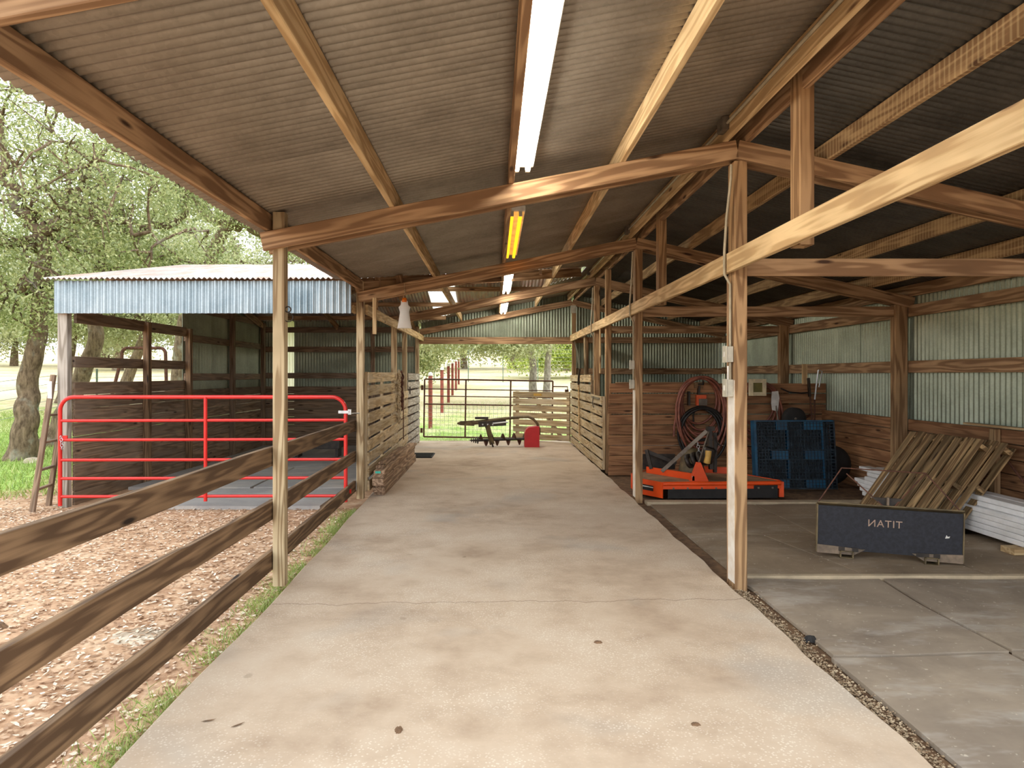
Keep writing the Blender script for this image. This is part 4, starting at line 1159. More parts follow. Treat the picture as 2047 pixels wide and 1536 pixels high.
# ------------------------------------------------------------------ blue pallet and what stands behind it
PX0, PX1, PZ1 = 3.76, 4.93, .95
t = thing('plastic_pallet', 'blue plastic grid pallet standing on edge against the stored tools', 'pallet', (4.34, 9.8, RZ))
Wp, Hp = PX1 - PX0, PZ1 - RZ
tilt = math.radians(-6)
PM = Matrix.Translation((PX0, 9.72, RZ)) @ Matrix.Rotation(tilt, 4, 'X')
def pb(name, u0, u1, w0, w1, y0, y1, mt, inset=0):
    mb = MB().box(((u0 + u1) / 2, (y0 + y1) / 2, (w0 + w1) / 2), (u1 - u0, y1 - y0, w1 - w0))
    return mb.build(name, mt, t, PM)
pb('edge_rim', 0, .035, 0, Hp, 0, .13, 'blue'); pb('edge_rim', Wp - .02, Wp, 0, Hp, 0, .13, 'blue_shaded')  # left and top rims coloured as lit, right and bottom as shaded
pb('edge_rim', .035, Wp - .02, Hp - .022, Hp, 0, .13, 'blue'); pb('edge_rim', .035, Wp - .02, 0, .02, 0, .13, 'blue_shaded')
for u in (.47, .97): 
    pb('upright', u, u + .025, .155, .42, -.004, .10, 'blue'); pb('upright', u, u + .025, .56, .85, -.004, .10, 'blue')
for w0, w1 in ((.02, .135), (.42, .55), (.85, Hp - .022)):
    for u0, u1 in ((.24, .48), (.72, 1.0)): pb('lit_patch', u0 + (.08 if w0 > .8 and u0 < .3 else 0), u1, w0, w1, .0, .09, 'blue')  # bright blue boxes paint in where light strikes the grid
    for w in (w0, w1): pb('band_edge', .035, Wp - .02, w - .004, w + .004, -.002, .03, 'blue_shaded')
for yl, th in ((.004, .008), (.065, .02), (.12, .03)):
    mb = MB(); u = .06
    while u < Wp - .03: mb.box((u, yl, Hp / 2), (th, .02, Hp - .04)); u += .047
    w = .05
    while w < Hp - .03: mb.box((Wp / 2, yl, w), (Wp - .05, .02, th)); w += .047
    mb.build('lattice', 'blue_shaded', t, PM)
# hand cart with black wheels behind the pallet
t = thing('wheeled_cart', 'black two-wheeled machine half hidden behind the blue pallet', 'cart', (4.8, 10.3, RZ))
for c, ra, nm in (((5.03, 10.15, .26), .29, 'wheel'), ((4.62, 10.45, .93), .17, 'drum')):
    rot = (math.pi / 2, 0, 0)
    mb_ = MB().lathe([(.0, -.06), (ra * .45, -.06), (ra * .55, -.03), (ra * .8, -.07), (ra, -.05), (ra, .05), (ra * .8, .07), (0, .06)], c, 28, rot); wh = mb_.world(nm, 'rubber', t)
    MB().lathe([(.0, .005), (ra * .12, .0), (ra * .14, -.02)], (c[0], c[1] - .065, c[2]), 14, (math.pi / 2, 0, 0)).world('hub', 'steel', wh)
MB().tube([(5.03, 10.2, .26), (4.8, 10.4, .6), (4.62, 10.5, .9)], .03, 8).world('frame', 'black_metal', t)
MB().tube([(4.45, 10.4, .05), (4.52, 10.42, .8)], .02, 8).tube([(4.75, 10.4, .05), (4.74, 10.42, .9)], .012, 8).world('strut', 'black_metal', t)
MB().box((4.6, 10.4, .06), (.5, .3, .2)).world('base', 'black_metal', t)
# tools leaning on the partition
t = thing('paddle', 'white-bladed paddle leaning against the partition behind the blue pallet', 'paddle', (4.7, 10.9, RZ))
MB().tube([(4.66, 10.75, RZ), (4.57, 11.0, 1.1)], .013, 8).world('shaft', 'steel', t)
mb = MB(); mb.prism([(-.05, 0), (.04, -.02), (.065, .2), (.045, .31), (-.055, .3), (-.065, .12)], -.008, .008, Matrix.Translation((4.56, 11.0, 1.03)) @ Matrix.Rotation(math.pi / 2, 4, 'X')); mb.world('blade', 'white_cap', t)
t = thing('shovel', 'long-handled tool with chrome grip leaning in the corner of the bay', 'shovel', (5.2, 10.9, RZ))
MB().tube([(5.0, 10.6, RZ), (5.2, 11.0, 1.2)], .014, 8).world('shaft', 'rust_metal', t)
MB().tube([(5.2, 11.0, 1.2), (5.235, 11.02, 1.42), (5.27, 11.02, 1.68)], .014, 8).tube([(5.27, 11.02, 1.68), (5.33, 11.02, 1.66), (5.27, 11.0, 1.4)], .012, 8).world('grip', 'zinc', t)
t = thing('pitchfork', 'reddish long-handled fork leaning beside the corner post', 'fork', (5.1, 10.9, RZ))
MB().tube([(5.1, 10.7, RZ), (5.12, 11.0, 1.3)], .013, 8).world('shaft', 'rust_metal', t)
MB().tube([(5.12, 11.0, .95), (4.95, 10.95, .86), (4.82, 10.9, .84)], .02, 8).world('arm', 'rust_metal', t)
mb = MB().bar((5.12, 11.0, 1.25), (5.12, 11.05, 1.55), .03, .05); mb.world('head', 'black_metal', t)
tag(MB().tube([(4.72, 11.17, 1.38), (4.85, 11.15, 1.32), (5.05, 11.15, 1.30), (5.2, 11.17, 1.31)], .012, 7).world('cable', 'hose_black'), 'short black cable strung along the top of the partition', 'cable')
tag(block('wall_cleat', (5.08, 11.16, 1.45), (5.16, 11.2, 1.78), 'timber_light'), 'pale short cleat rising above the plank partition near the corner', 'cleat')

# ------------------------------------------------------------------ lettered quick-attach plate
pc = (3.47, 5.98, RZ)
t = thing('attachment_plate', 'dark navy steel attachment plate with stencilled letters standing on the bay floor', 'plate', pc, (0, math.radians(1.2), math.radians(-15)))
TM = WM[t.name]
hw = .575
mb = MB(); mb.prism([(-hw, .065), (hw, .065), (hw, .455), (-hw, .455)], -.006, .006, Matrix.Rotation(math.pi / 2, 4, 'X')); face = mb.build('face_plate', 'plate', t)
MB().box((0, .02, .465), (2 * hw + .01, .075, .012), (-.5, 0, 0)).build('top_flange', 'khaki', t)
for sx in (-1, 1): MB().box((sx * (hw + .003), .008, .25), (.01, .05, .43)).build('side_flange', 'khaki', t)
for sx in (-1, 1):
    poly = [(sx * hw, .03), (sx * (hw - .3), .03), (sx * (hw - .39), .085), (sx * hw, .105)]
    if sx < 0: poly = poly[::-1]
    mb = MB(); mb.prism(poly, .008, .02, Matrix.Rotation(math.pi / 2, 4, 'X')); lip = mb.build('lower_lip', 'plate_edge', t)
    for dx in (.2, .31): MB().box((sx * (hw - dx), -.021, .078), (.05 if sx < 0 or dx < .3 else .1, .004, .035)).build('lip_slot', 'black_metal', lip)
    cxp = sx * (hw - .24)
    for (a, b) in (((-.055, -.035), (.055, -.028)), ((-.055, .022), (.055, .03)), ((-.055, -.035), (-.045, .03)), ((.045, -.035), (.055, .03))):
        MB().box((cxp + (a[0] + b[0]) / 2, .06, .035 + (a[1] + b[1]) / 2), (b[0] - a[0], .2, b[1] - a[1])).build('fork_tube', 'khaki', t)
mb = MB(); mb.prism([(-.025, .46), (.03, .46), (.125, .545), (-.12, .545)], -.07, -.05, Matrix.Rotation(math.pi / 2, 4, 'X')); mb.build('gusset', 'black_metal', t)
MB().box((0.0, .035, .52), (.016, .03, .07)).build('gusset_rib', 'plate_edge', t)
for a, b in (((-hw, .03, .46), (-.35, .16, .78)), ((-.35, .16, .78), (.33, .16, .77)), ((.33, .16, .77), (hw, .03, .46)), ((-.31, .16, .73), (-.02, .03, .46)), ((.33, .16, .77), (.04, .03, .46))):
    MB().tube([a, b], .006, 6).build('rod', 'rust_metal', t)
cu = bpy.data.curves.new('letters', 'FONT'); cu.body = 'TITAN'; cu.size = .088; cu.align_x = 'CENTER'; cu.extrude = .0015; cu.space_character = 1.12
tmp = bpy.data.objects.new('letters_tmp', cu); COL.objects.link(tmp)
dg = bpy.context.evaluated_depsgraph_get(); me = bpy.data.meshes.new_from_object(tmp.evaluated_get(dg)); bpy.data.objects.remove(tmp)
me.name = 'lettering'; me.materials.clear(); me.materials.append(M['letter'])
# the letters read mirrored on this face
me.transform(Matrix.Translation((-.03, -.0085, .295)) @ Matrix.Scale(-1, 4, (1, 0, 0)) @ Matrix.Rotation(math.pi / 2, 4, 'X'))
me.flip_normals()
link(bpy.data.objects.new('lettering', me), TM.copy(), face)
MB().prism([(0, 0), (.03, .005), (.036, .02), (.018, .016), (.01, .03), (.004, .015)], 0, .002, Matrix.Translation((.44, -.006, .235)) @ Matrix.Rotation(math.pi / 2, 4, 'X')).build('paint_splash', 'white_cap', face)

# ------------------------------------------------------------------ wooden pallets leaning on the right wall
def wood_pallet(label, xb, xt, ya, yb, zt, seed, flip=1):
    rnd = random.Random(seed)
    L = math.hypot(xt - xb, zt - RZ); ang = math.atan2(zt - RZ, xt - xb)
    t = thing('wooden_pallet', label, 'pallet', (xb, (ya + yb) / 2, RZ), (0, -ang, 0), 'wooden pallets leaning on the right wall')
    TM = WM[t.name]; Wd = (yb - ya) / 2
    def P(u, v, w): return TM @ Vector((u, v, w))
    upv = TM.to_3x3() @ Vector((0, 0, 1))
    v = -Wd
    for i, wd in enumerate((.09, .13, .10, .13, .09, .14, .12, .10)):
        gap = (2 * Wd - .9) / 7
        z = .125
        beam('deck_board', P(rnd.uniform(0, .02), v + wd / 2, z), P(L - rnd.uniform(0, .03), v + wd / 2 + rnd.uniform(-.01, .01), z), wd, .018, 'pallet', t, up=upv)
        v += wd + gap
    for u in (.07, L / 2, L - .07):
        beam('stringer', P(u, -Wd, .07), P(u, Wd, .07), .045, .09, 'pallet', t, up=upv)
    for vv in (-Wd + .06, 0, Wd - .06):
        beam('bottom_board', P(.01, vv, .013), P(L, vv, .013), .1, .018, 'pallet', t, up=upv)
wood_pallet('weathered wooden pallet leaning on the right wall, front one', 4.52, 5.16, 7.0, 8.2, .86, 4)
wood_pallet('second wooden pallet behind the front one, its right edge showing', 4.66, 5.30, 6.86, 8.0, .84, 9)

# ------------------------------------------------------------------ white vinyl planks
G_V = 'white vinyl planks stacked along the right wall'
row = ['bottom', 'second', 'third', 'fourth', 'fifth', 'sixth', 'top']
tag(block('wood_block', (4.72, 6.15, RZ), (5.3, 6.32, .015), 'timber_light'), 'short wooden block under the near end of the white planks', 'block')
tag(block('wood_block', (4.8, 8.5, RZ), (5.3, 8.6, .015), 'timber_light'), 'wooden block under the far end of the white planks', 'block')
for q in range(7):
    z = .017 + q * .052
    for s in range(2):
        ya = 5.45 + random.uniform(-.03, .03); yb = 9.05 + random.uniform(-.2, .15)
        if q == 6 and s == 0: ya, yb = 6.0, 9.1
        x = 4.925 + s * .155 + random.uniform(-.01, .01) + (.05 if q > 4 else 0)
        # hollow vinyl board, rounded long edges and an open end
        a, b, th = .072, .0245, .004
        sec = [(-a, -b + .006), (-a + .006, -b), (a - .006, -b), (a, -b + .006), (a, b - .006), (a - .006, b), (-a + .006, b), (-a, b - .006)]
        inn = [(u * (a - th) / a, w * (b - th) / b) for u, w in sec]
        vs = []; 
        for yy in (ya, yb):
            vs += [(x + u, yy, z + b + w) for u, w in sec]
            vs += [(x + u, yy, z + b + w) for u, w in inn]
        fs = []
        for k in range(8):
            k2 = (k + 1) % 8
            fs += [(k, k2, 16 + k2, 16 + k), (8 + k2, 8 + k, 24 + k, 24 + k2), (k2, k, 8 + k, 8 + k2), (16 + k, 16 + k2, 24 + k2, 24 + k)]
        tag(MB().add(vs, fs).world('vinyl_plank', 'vinyl'), 'white vinyl plank, %s layer of the stack, %s' % (row[q], 'aisle side' if s == 0 else 'wall side'), 'plank', G_V)
tag(MB().tube([(5.33, 7.05, .72), (5.25, 6.5, .35)], .012, 8).tube([(5.33, 7.05, .72), (5.37, 7.3, .82)], .012, 8).world('bent_rod', 'rust_metal'), 'thin rusty rod leaning on the planked wall above the white planks', 'rod')

# ------------------------------------------------------------------ outdoors: gate, pipe posts, wire fence
t = thing('pipe_gate', 'rusty pipe gate with wire mesh lower half outside the far opening', 'gate', (-.2, 17.4, GZ), (0, math.radians(.9), 0))
TM = WM[t.name]
def gp(px, py, d=17.4): return TM.inverted() @ Vector(((px - 988) * d / F_PX, d, 1.6 + (750 - py) * d / F_PX))
gx0, gx1, gz0, gz1 = -1.61, 1.68, .09, 1.57
for a, b in (((gx0, gz1), (gx1, gz1)), ((gx0, gz0), (gx1, gz0)), ((gx0, gz0), (gx0, gz1)), ((gx1, gz0), (gx1, gz1)), ((-.55, gz0), (-.55, gz1)), ((.6, gz0), (.6, gz1))):
    MB().tube([(a[0], 0, a[1]), (b[0], 0, b[1])], .021, 8).build('pipe', 'rust_metal', t)
for z in (.93, 1.14, 1.32): MB().tube([(gx0, 0, z), (gx1, 0, z)], .013 if z > 1 else .018, 8).build('pipe', 'rust_metal', t)
mb = MB()
x = gx0 + .1
while x < gx1: mb.tube([(x, .012, gz0), (x, .012, .93)], .0032, 4); x += .105
z = gz0 + .1
while z < .9: mb.tube([(gx0, .012, z), (gx1, .012, z)], .0032, 4); z += .105
mb.build('wire_mesh', 'wire', t)
for z in (.25, 1.35): MB().box((gx0 - .06, 0, z), (.06, .05, .12)).build('hinge', 'rust_metal', t)
MB().tube([(gx1, 0, 1.43), (gx1 + .38, 0, 1.43), (gx1 + .38, 0, 1.2)], .016, 8).build('latch_arm', 'rust_metal', t)
MB().box((gx1 + .36, 0, 1.28), (.09, .06, .16)).build('latch_box', 'rust_metal', t)
PP = [(21.0, 860.5), (25.7, 883.5), (30.2, 896.5), (34.6, 904.5), (38.5, 911.5), (44.0, 917)]
for i, (d, px) in enumerate(PP):
    x = (px - 988) * d / F_PX; z0 = ground_z(x, d)
    t = thing('pipe_post', 'red-brown pipe post with white cap, %s of the row beyond the gate' % ('nearest', 'second', 'third', 'fourth', 'fifth', 'farthest')[i], 'post', (x, d, z0), group='pipe posts in the pasture')
    MB().tube([(x, d, z0 - .1), (x, d, z0 + 1.66)], .064, 14).world('pipe', 'red_pipe', t)
    MB().lathe([(.074, -.03), (.074, .02), (.05, .07), (.0, .08)], (x, d, z0 + 1.66), 14).world('cap', 'white_cap', t)
def wire_fence(label, pts, hgt, wires, group=None):
    c = pts[0]
    t = thing('wire_fence', label, 'fence', (c[0], c[1], ground_z(*c)))
    for i, (x, y) in enumerate(pts):
        z0 = ground_z(x, y)
        MB().box((x, y, z0 + hgt / 2), (.06, .06, hgt)).world('steel_post', 'tpost', t)
    mb = MB()
    for k in range(wires):
        mb.tube([(x, y, ground_z(x, y) + .12 + (hgt - .2) * k / (wires - 1)) for x, y in pts], .008, 4)
    mb.world('wire_strands', 'wire', t)
wire_fence('tall wire fence with steel posts crossing the far pasture', [(-9 + 2.4 * i, 47 + .4 * math.sin(i)) for i in range(11)], 2.3, 9)
wire_fence('low wire fence at the left edge behind the oaks', [(-14.2, 18.0), (-15.5, 23), (-17, 29), (-13.0, 34), (-9, 36), (-6, 37)], 1.35, 5)

# ------------------------------------------------------------------ oaks
def leaf_mesh(name, C, size, mat, rng, flat=0.0):
    N = len(C)
    d = rng.normal(size=(N, 3)); d[:, 2] -= 0.25
    d /= np.linalg.norm(d, axis=1)[:, None]
    e = rng.normal(size=(N, 3)); e -= d * (e * d).sum(1)[:, None]; e /= np.linalg.norm(e, axis=1)[:, None]
    s = size * rng.uniform(.65, 1.3, N)[:, None]
    V = np.empty((N, 4, 3), np.float32)
    V[:, 0] = C - d * s; V[:, 1] = C + e * s * .42; V[:, 2] = C + d * s; V[:, 3] = C - e * s * .42
    return quads(name, V, mat)
def quads(name, V, mat):
    N = len(V)
    me = bpy.data.meshes.new(name)
    me.vertices.add(4 * N); me.vertices.foreach_set('co', V.astype(np.float32).ravel())
    me.loops.add(4 * N); me.loops.foreach_set('vertex_index', np.arange(4 * N, dtype=np.int32))
    me.polygons.add(N); me.polygons.foreach_set('loop_start', np.arange(0, 4 * N, 4, dtype=np.int32))
    try: me.polygons.foreach_set('loop_total', np.full(N, 4, np.int32))
    except Exception: pass
    me.materials.append(M[mat]); me.update(calc_edges=True)
    return me
def curve(pts, n, jit, rng):
    P = [Vector(p) for p in pts]; out = []
    for i in range(len(P) - 1):
        for k in range(n):
            f = k / n
            q = P[i].lerp(P[i + 1], f)
            if 0 < k or i > 0: q = q + Vector(rng.normal(size=3)) * jit
            out.append(q)
    out.append(P[-1]); return out
def chaikin(P, n):
    for _ in range(n):
        Q = [P[0]]
        for a, b in zip(P[:-1], P[1:]): Q += [a.lerp(b, .25), a.lerp(b, .75)]
        P = Q + [P[-1]]
    return P
def oak(label, x, y, trunk, r0, crowns, lpt, size, sig, leafm, barkm, seed, group=None, twig=.02):
    rng = np.random.default_rng(seed)
    z0 = ground_z(x, y)
    t = thing('oak_tree', label, 'tree', (x, y, z0), group=group)
    base = Vector((0, 0, -.15))
    tp = chaikin(curve([base] + [Vector(p) for p in trunk], 4, r0 * .10, rng), 2)
    rs = [r0 * (1.0 + .4 * math.exp(-max(0.0, p.z) / .35)) * (1 - .5 * i / len(tp)) for i, p in enumerate(tp)]
    MB().tube(tp, rs, 14).build('trunk', barkm, t)
    top = tp[-1]; nodes = list(tp[len(tp) // 2::3]); nr_ = [rs[-1]] * len(nodes)
    mb = MB(); C = []
    for (cx, cy, cz, rx, ry, rz, nt) in crowns:
        c = Vector((cx, cy, cz))
        st = min(nodes, key=lambda q: (q - c).length)
        midp = st.lerp(c, .5) + Vector(rng.normal(size=3)) * .35
        lp = curve([st, midp, c], 6, .10, rng)
        lr = [max(.03, r0 * .55 * (1 - .75 * i / len(lp))) for i in range(len(lp))]
        mb.tube(lp, lr, 9)
        ln = list(lp[3:])
        u = rng.normal(size=(nt, 3)); u /= np.linalg.norm(u, axis=1)[:, None]
        rad = rng.uniform(.35, 1.0, nt) ** .6
        tips = np.array([cx, cy, cz]) + u * rad[:, None] * np.array([rx, ry, rz])
        for tp_ in tips:
            q = Vector(tp_)
            s = min(ln, key=lambda a: (a - q).length)
            m_ = s.lerp(q, .55) + Vector(rng.normal(size=3)) * .12 + Vector((0, 0, .12))
            br = [s, s.lerp(m_, .6) + Vector(rng.normal(size=3)) * .05, m_, q]
            mb.tube(br, [twig * 1.6, twig * 1.2, twig, twig * .4], 5, caps=False)
            if len(ln) < 60: ln.append(m_)
        for tp_ in tips:
            n = int(lpt * rng.uniform(.5, 1.4))
            C.append(tp_ + rng.normal(size=(n, 3)) * np.array([sig, sig, sig * .7]))
    mb.build('branches', barkm, t)
    me = leaf_mesh('foliage', np.concatenate(C), size, leafm, rng)
    o = bpy.data.objects.new('foliage', me); link(o, WM[t.name].copy(), t); o['kind'] = 'stuff'
    return t
GO = 'live oaks beside the stall'
oak('crooked oak trunk at the left edge of the picture with low green crown', -9.55, 13.6, [(.18, 0, .8), (.12, .1, 1.6), (.32, .1, 2.5), (.42, .1, 3.6), (.5, 0, 4.6)], .23,
    [(.3, 0, 5.2, 2.3, 2.2, 1.9, 80), (-1.8, -.4, 4.3, 1.8, 1.8, 1.5, 55), (1.9, -.2, 6.2, 1.9, 1.7, 1.5, 45), (.3, -.5, 3.4, 1.4, 1.3, .9, 36), (-.6, .2, 7.6, 2.2, 2, 1.2, 45), (2.6, .1, 4.6, 1.5, 1.4, 1.1, 30)], 165, .040, .25, 'leaf', 'bark', 21, GO)
oak('leaning oak trunk directly left of the stall corner', -10.6, 16.2, [(.3, 0, .7), (.75, 0, 1.6), (1.1, 0, 2.6), (1.0, 0, 3.8), (1.3, 0, 5.0)], .24,
    [(1.6, 0, 5.6, 2.3, 2, 1.6, 60), (3.2, .2, 4.1, 1.9, 1.5, .8, 42), (-.5, .2, 6.6, 2, 2, 1.6, 45), (3.4, .3, 6.9, 2.0, 1.7, 1.5, 40)], 170, .044, .29, 'leaf', 'bark', 22, GO)
oak('big grey oak behind the stall whose limbs rise over its roof', -9.6, 20.5, [(.1, 0, 1.6), (.3, 0, 3.2), (.9, 0, 5.0), (1.5, .2, 6.2)], .33,
    [(2.2, 0, 7.2, 2.6, 2.4, 1.5, 60), (4.4, 0, 6.1, 2.3, 2.2, 1.3, 50), (-.6, .3, 8.6, 2.6, 2.4, 1.6, 50), (3.6, .2, 9.3, 2.6, 2.4, 1.3, 40), (6.2, .4, 4.8, 1.8, 1.8, 1.1, 40)], 140, .050, .32, 'leaf', 'bark', 23, GO)
oak('slender oak seen through the stall side opening, left one', -17.5, 27.5, [(.2, 0, 1.6), (.5, 0, 3.2), (.2, 0, 5)], .25,
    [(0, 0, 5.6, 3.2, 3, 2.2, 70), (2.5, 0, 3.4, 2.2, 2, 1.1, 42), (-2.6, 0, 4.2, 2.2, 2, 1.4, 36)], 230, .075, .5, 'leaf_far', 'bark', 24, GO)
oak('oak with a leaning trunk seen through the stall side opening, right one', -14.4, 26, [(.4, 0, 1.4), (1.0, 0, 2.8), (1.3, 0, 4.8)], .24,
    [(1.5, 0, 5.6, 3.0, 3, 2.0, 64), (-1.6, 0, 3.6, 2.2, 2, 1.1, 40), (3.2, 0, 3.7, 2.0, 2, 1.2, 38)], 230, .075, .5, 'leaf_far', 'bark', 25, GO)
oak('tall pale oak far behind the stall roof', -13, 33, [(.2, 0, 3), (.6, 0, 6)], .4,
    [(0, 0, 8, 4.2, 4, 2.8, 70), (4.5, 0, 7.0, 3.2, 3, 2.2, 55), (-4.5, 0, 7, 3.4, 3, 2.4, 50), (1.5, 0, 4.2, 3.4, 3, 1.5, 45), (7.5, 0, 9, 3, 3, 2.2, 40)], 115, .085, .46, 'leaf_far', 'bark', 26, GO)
oak('oak with two grey trunks framed by the far opening', 1.75, 31, [(.05, 0, 1.8), (-.2, 0, 3.3), (-.6, 0, 4.5)], .19,
    [(-2.2, -1, 4.6, 3.0, 2.5, 1.5, 60), (2.6, -.6, 5.0, 3.0, 2.5, 1.6, 40), (-.4, 0, 6.8, 3.5, 3, 1.6, 40), (-4.0, -1.2, 4.2, 2.2, 2, 1.2, 46), (-1.6, -2.4, 3.7, 2.2, 1.6, .7, 46), (-3.4, -3.0, 3.0, 2.2, 1.4, .6, 44), (-1.0, -2.6, 2.75, 1.7, 1.3, .5, 40)], 210, .075, .48, 'leaf_far', 'bark_grey', 27)
oak('slim second trunk leaning right of the grey oak beyond the gate', 2.35, 30.4, [(.05, 0, 1.8), (.2, 0, 3.3), (.6, 0, 4.5)], .17,
    [(2.0, -.8, 4.5, 2.4, 2.2, 1.2, 36), (.4, -1.2, 5.0, 2.2, 2, 1.2, 30)], 200, .075, .48, 'leaf_far', 'bark_grey', 28)
oak('dense dark oak at the left side of the far opening', -6.6, 41, [(.1, 0, 1.8), (.3, 0, 3.6)], .35,
    [(0, 0, 4.2, 3.4, 3, 2.4, 70), (2.0, 0, 2.8, 2.6, 2.5, 1.6, 55), (-3, 0, 4, 3, 3, 2, 45), (.6, 0, 1.6, 2.4, 2.2, 1.1, 40)], 220, .10, .6, 'leaf', 'bark', 29)
oak('bright yellow-green bush behind the grey oak trunks', 6.2, 52, [(0, 0, 1.2), (.2, 0, 2.4)], .25,
    [(0, 0, 3.0, 3.4, 3, 2.2, 60), (-3.2, 0, 2.4, 2.4, 2.4, 1.7, 46), (3.4, 0, 2.8, 2.6, 2.5, 1.8, 40)], 200, .12, .6, 'leaf_sunlit', 'bark', 30)
# distant tree line: one crown and trunk shared by all
def far_tree_line():
    rng = np.random.default_rng(77)
    mb = MB().tube([(0, 0, -.4), (.1, 0, 1.5), (.3, 0, 3.5)], [.4, .3, .22], 8)
    for k in range(5):
        a = k * 1.26
        mb.tube([(.3, 0, 3.2), (1.2 * math.cos(a), 1.2 * math.sin(a), 4.4), (2.6 * math.cos(a), 2.6 * math.sin(a), 5.4)], [.2, .13, .05], 6)
    tm = mb.mesh('trunk', 'bark')
    u = rng.normal(size=(90, 3)); u /= np.linalg.norm(u, axis=1)[:, None]
    tips = np.array([.2, 0, 5.0]) + u * (rng.uniform(.3, 1, 90) ** .6)[:, None] * np.array([4.6, 4.2, 3.6])
    C = np.concatenate([p + rng.normal(size=(130, 3)) * .7 for p in tips])
    C = C[C[:, 2] > .3]
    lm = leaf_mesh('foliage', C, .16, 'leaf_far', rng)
    spots = [(-62 + 6.0 * i, 62 + 5 * math.sin(i * 2.1)) for i in range(7)] + [(-24 + 5.2 * i, 70 + 4 * math.sin(i * 1.7)) for i in range(12)]
    for i, (x, y) in enumerate(spots):
        sc = rng.uniform(.85, 1.35)
        o = bpy.data.objects.new('distant_tree', None)
        link(o, Matrix.LocRotScale(Vector((x, y, ground_z(x, y))), Euler((0, 0, rng.uniform(0, 6.28))), Vector((sc, sc, sc))))
        tag(o, 'hazy pale green tree of the distant tree line', 'tree', 'distant tree line')
        for nm, me in (('trunk', tm), ('foliage', lm)):
            c = bpy.data.objects.new(nm, me); link(c, WM[o.name].copy(), o)
            if nm == 'foliage': c['kind'] = 'stuff'
far_tree_line()

# ------------------------------------------------------------------ ground litter, grass, gravel
def scatter_quads(name, P, ln, wd, tilt, mat, label, cat, rng):
    N = len(P)
    a = rng.uniform(0, 2 * math.pi, N); tl = rng.normal(0, tilt, N); tl2 = rng.normal(0, tilt, N)
    l = ln * rng.uniform(.5, 1.4, N); w = wd * rng.uniform(.6, 1.3, N)
    ux = np.stack([np.cos(a), np.sin(a), tl], 1); wx = np.stack([-np.sin(a), np.cos(a), tl2], 1)
    V = np.empty((N, 4, 3))
    V[:, 0] = P - ux * l[:, None]; V[:, 1] = P + wx * w[:, None]; V[:, 2] = P + ux * l[:, None]; V[:, 3] = P - wx * w[:, None]
    V[:, :, 2] = np.maximum(V[:, :, 2], P[:, 2:3] - .004)
    o = bpy.data.objects.new(name, quads(name, V, mat)); link(o, Matrix.Identity(4))
    return tag(o, label, cat, None, 'stuff')
rng = np.random.default_rng(5)
n = 34000
yy = rng.uniform(1.2, 8.6, n); xx = rng.uniform(-7.5, -1.66, n)
P = np.stack([xx, yy, np.full(n, GZ + .006) + rng.uniform(0, .012, n)], 1)
n2 = 5000
P2 = np.stack([rng.uniform(-9.5, -5.5, n2), rng.uniform(6.5, 10.0, n2), np.full(n2, GZ + .006)], 1)
scatter_quads('leaf_litter', np.concatenate([P, P2]), .021, .011, .16, 'chips', 'dry leaves and wood chips covering the yard', 'leaf litter', rng)
def blades(P, h, w, rng, lean=.45):
    N = len(P)
    a = rng.uniform(0, 2 * math.pi, N); hh = h * rng.uniform(.5, 1.3, N)
    side = np.stack([np.cos(a), np.sin(a), np.zeros(N)], 1) * (w * rng.uniform(.6, 1.2, N))[:, None]
    ln = np.stack([rng.normal(0, lean, N), rng.normal(0, lean, N), np.ones(N)], 1) * hh[:, None]
    V = np.empty((N, 4, 3)); V[:, 0] = P - side; V[:, 1] = P + side; V[:, 2] = P + ln + side * .15; V[:, 3] = P + ln - side * .15
    return V
# green fringe along the slab
y_ = rng.uniform(1.5, 8.5, 9000)
den = .5 + .5 * np.sin(y_ * 2.7 + 1.0) * np.sin(y_ * 5.3) + .25 * np.sin(y_ * 13)
keep = rng.uniform(0, 1, len(y_)) < np.clip(den, .06, 1)
y_ = y_[keep]
P = np.stack([-1.6 - np.maximum(0, y_ - 5.2) * .022 - np.abs(rng.normal(0, .11, len(y_))), y_, np.full(len(y_), GZ)], 1)
o = bpy.data.objects.new('grass_fringe', quads('grass_fringe', blades(P, .05, .004, rng, .8), 'grass')); link(o, Matrix.Identity(4))
tag(o, 'fresh green grass fringe along the left edge of the slab', 'grass', None, 'stuff')
n = 42000
P = np.stack([rng.uniform(-17, -5.8, n), rng.uniform(9.2, 24, n), np.zeros(n)], 1)
P = P[P[:, 0] < -6.6 + .5 * np.sin(P[:, 1] * 2.1)]
P[:, 2] = GZ + np.maximum(0, np.hypot(P[:, 0], P[:, 1]) - 20) * .045
o = bpy.data.objects.new('lawn_grass', quads('lawn_grass', blades(P, .09, .009, rng, .6), 'grass')); link(o, Matrix.Identity(4))
tag(o, 'short green lawn grass under the oaks on the left', 'grass', None, 'stuff')
n = 9000
P = np.stack([rng.uniform(-4, 4, n), 16.7 + 14 * rng.uniform(0, 1, n) ** 1.5, np.zeros(n)], 1)
P[:, 2] = GZ + np.maximum(0, np.hypot(P[:, 0], P[:, 1]) - 20) * .045
o = bpy.data.objects.new('pasture_grass', quads('pasture_grass', blades(P, .08, .008, rng, .6), 'grass_dry')); link(o, Matrix.Identity(4))
tag(o, 'patchy green pasture grass beyond the pipe gate', 'grass', None, 'stuff')
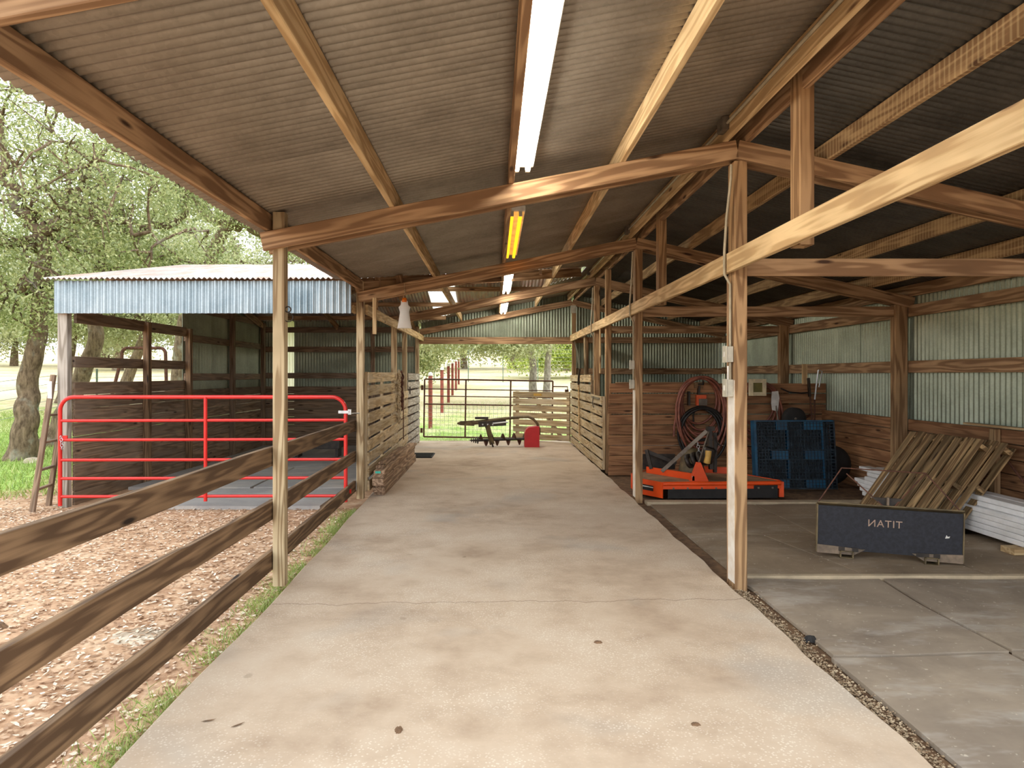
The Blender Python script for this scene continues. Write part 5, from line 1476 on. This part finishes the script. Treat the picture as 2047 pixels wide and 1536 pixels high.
# gravel in the gap between slab and mats
n = 3600
gy = rng.uniform(1.9, 5.3, n); gx = 1.815 + np.abs(rng.normal(0.055, .04, n)); gz = -.072 + rng.uniform(0, .028, n)
V = []; r = rng.uniform(.003, .010, n)
octv = np.array([(1, 0, 0), (0, 1, 0), (-1, 0, 0), (0, -1, 0), (0, 0, .8), (0, 0, -.8)])
octf = [(0, 1, 4), (1, 2, 4), (2, 3, 4), (3, 0, 4), (1, 0, 5), (2, 1, 5), (3, 2, 5), (0, 3, 5)]
mb = MB()
for i in range(n):
    vv = octv * r[i] * rng.uniform(.7, 1.3, (6, 3))
    mb.add([(gx[i] + a, gy[i] + b, gz[i] + c) for a, b, c in vv], octf)
M['gravel'] = plain('brown_gravel', rgb(192, 174, 146), .95, c2=rgb(120, 96, 72), nscale=26)
o = mb.world('gravel', 'gravel'); tag(o, 'crumbled gravel filling the gap beside the slab', 'gravel', None, 'stuff')
# exposed limestone patches and small litter
def rock(name, label, x, y, rx, ry, h, z, mt, seed, cat):
    rnd = random.Random(seed); n = 22
    vs = [(x, y, z + h)]; fs = []
    for k in range(n):
        a = 2 * math.pi * k / n; q = rnd.uniform(.7, 1.15)
        vs.append((x + rx * .6 * q * math.cos(a), y + ry * .6 * q * math.sin(a), z + h * .8))
    for k in range(n):
        a = 2 * math.pi * k / n; q = rnd.uniform(.75, 1.25)
        vs.append((x + rx * q * math.cos(a), y + ry * q * math.sin(a), z - .01))
    for k in range(n):
        k2 = (k + 1) % n
        fs += [(0, 1 + k, 1 + k2), (1 + k, 1 + n + k, 1 + n + k2, 1 + k2)]
    return tag(MB().add(vs, fs).world(name, mt), label, cat)
rock('limestone_patch', 'white exposed limestone patch in the yard beyond the rails', -2.32, 4.42,   .24, .2, .008, GZ, 'stone', 1, 'rock')
rock('stone', 'pale stone lying in the grass below the crooked oak', -9.0, 13.2, .2, .15, .1, GZ, 'stone', 2, 'rock')
rock('clod', 'dark clod of dung on the yard at the left edge', -3.35, 4.55, .09, .06, .04, GZ, 'dirt', 3, 'dung')
rock('clod', 'small dark clod on the yard beyond the middle rail', -2.25, 5.05, .055, .04, .03, GZ, 'dirt', 4, 'dung')
rock('mud_crumb', 'dark mud crumb on the slab at the bottom centre', -.43, 3.05, .022, .035, .012, 0, 'dirt', 5, 'mud')
rock('mud_crumb', 'brown mud crumb on the slab right of centre', .62, 4.05, .03, .02, .012, 0, 'dirt', 6, 'mud')
rock('mud_crumb', 'pair-like mud crumb on the slab toward the lower right', .92, 3.1, .03, .018, .01, 0, 'dirt', 7, 'mud')
rock('rubber_offcut', 'black rubber offcut on the gravel gap beside the mats', 1.965, 4.22, .045, .02, .03, RZ - .01, 'rubber', 8, 'rubber scrap')
for x, y, a, lab in ((-1.32, 3.13, .3, 'dark narrow fallen leaf on the slab near the lower left'), (-1.17, 3.09, .7, 'brown narrow fallen leaf on the slab beside the dark one')):
    mb = MB(); l, w = .034, .006
    d = Vector((math.cos(a), math.sin(a), 0)); e = Vector((-d.y, d.x, 0)); c = Vector((x, y, .004))
    mb.add([c - d * l, c - d * .3 * l + e * w, c + d * .4 * l + e * w * .9, c + d * l + Vector((0, 0, .004)), c + d * .4 * l - e * w * .9, c - d * .3 * l - e * w], [(0, 5, 4, 3, 2, 1)])
    tag(mb.world('fallen_leaf', 'dirt'), lab, 'leaf')
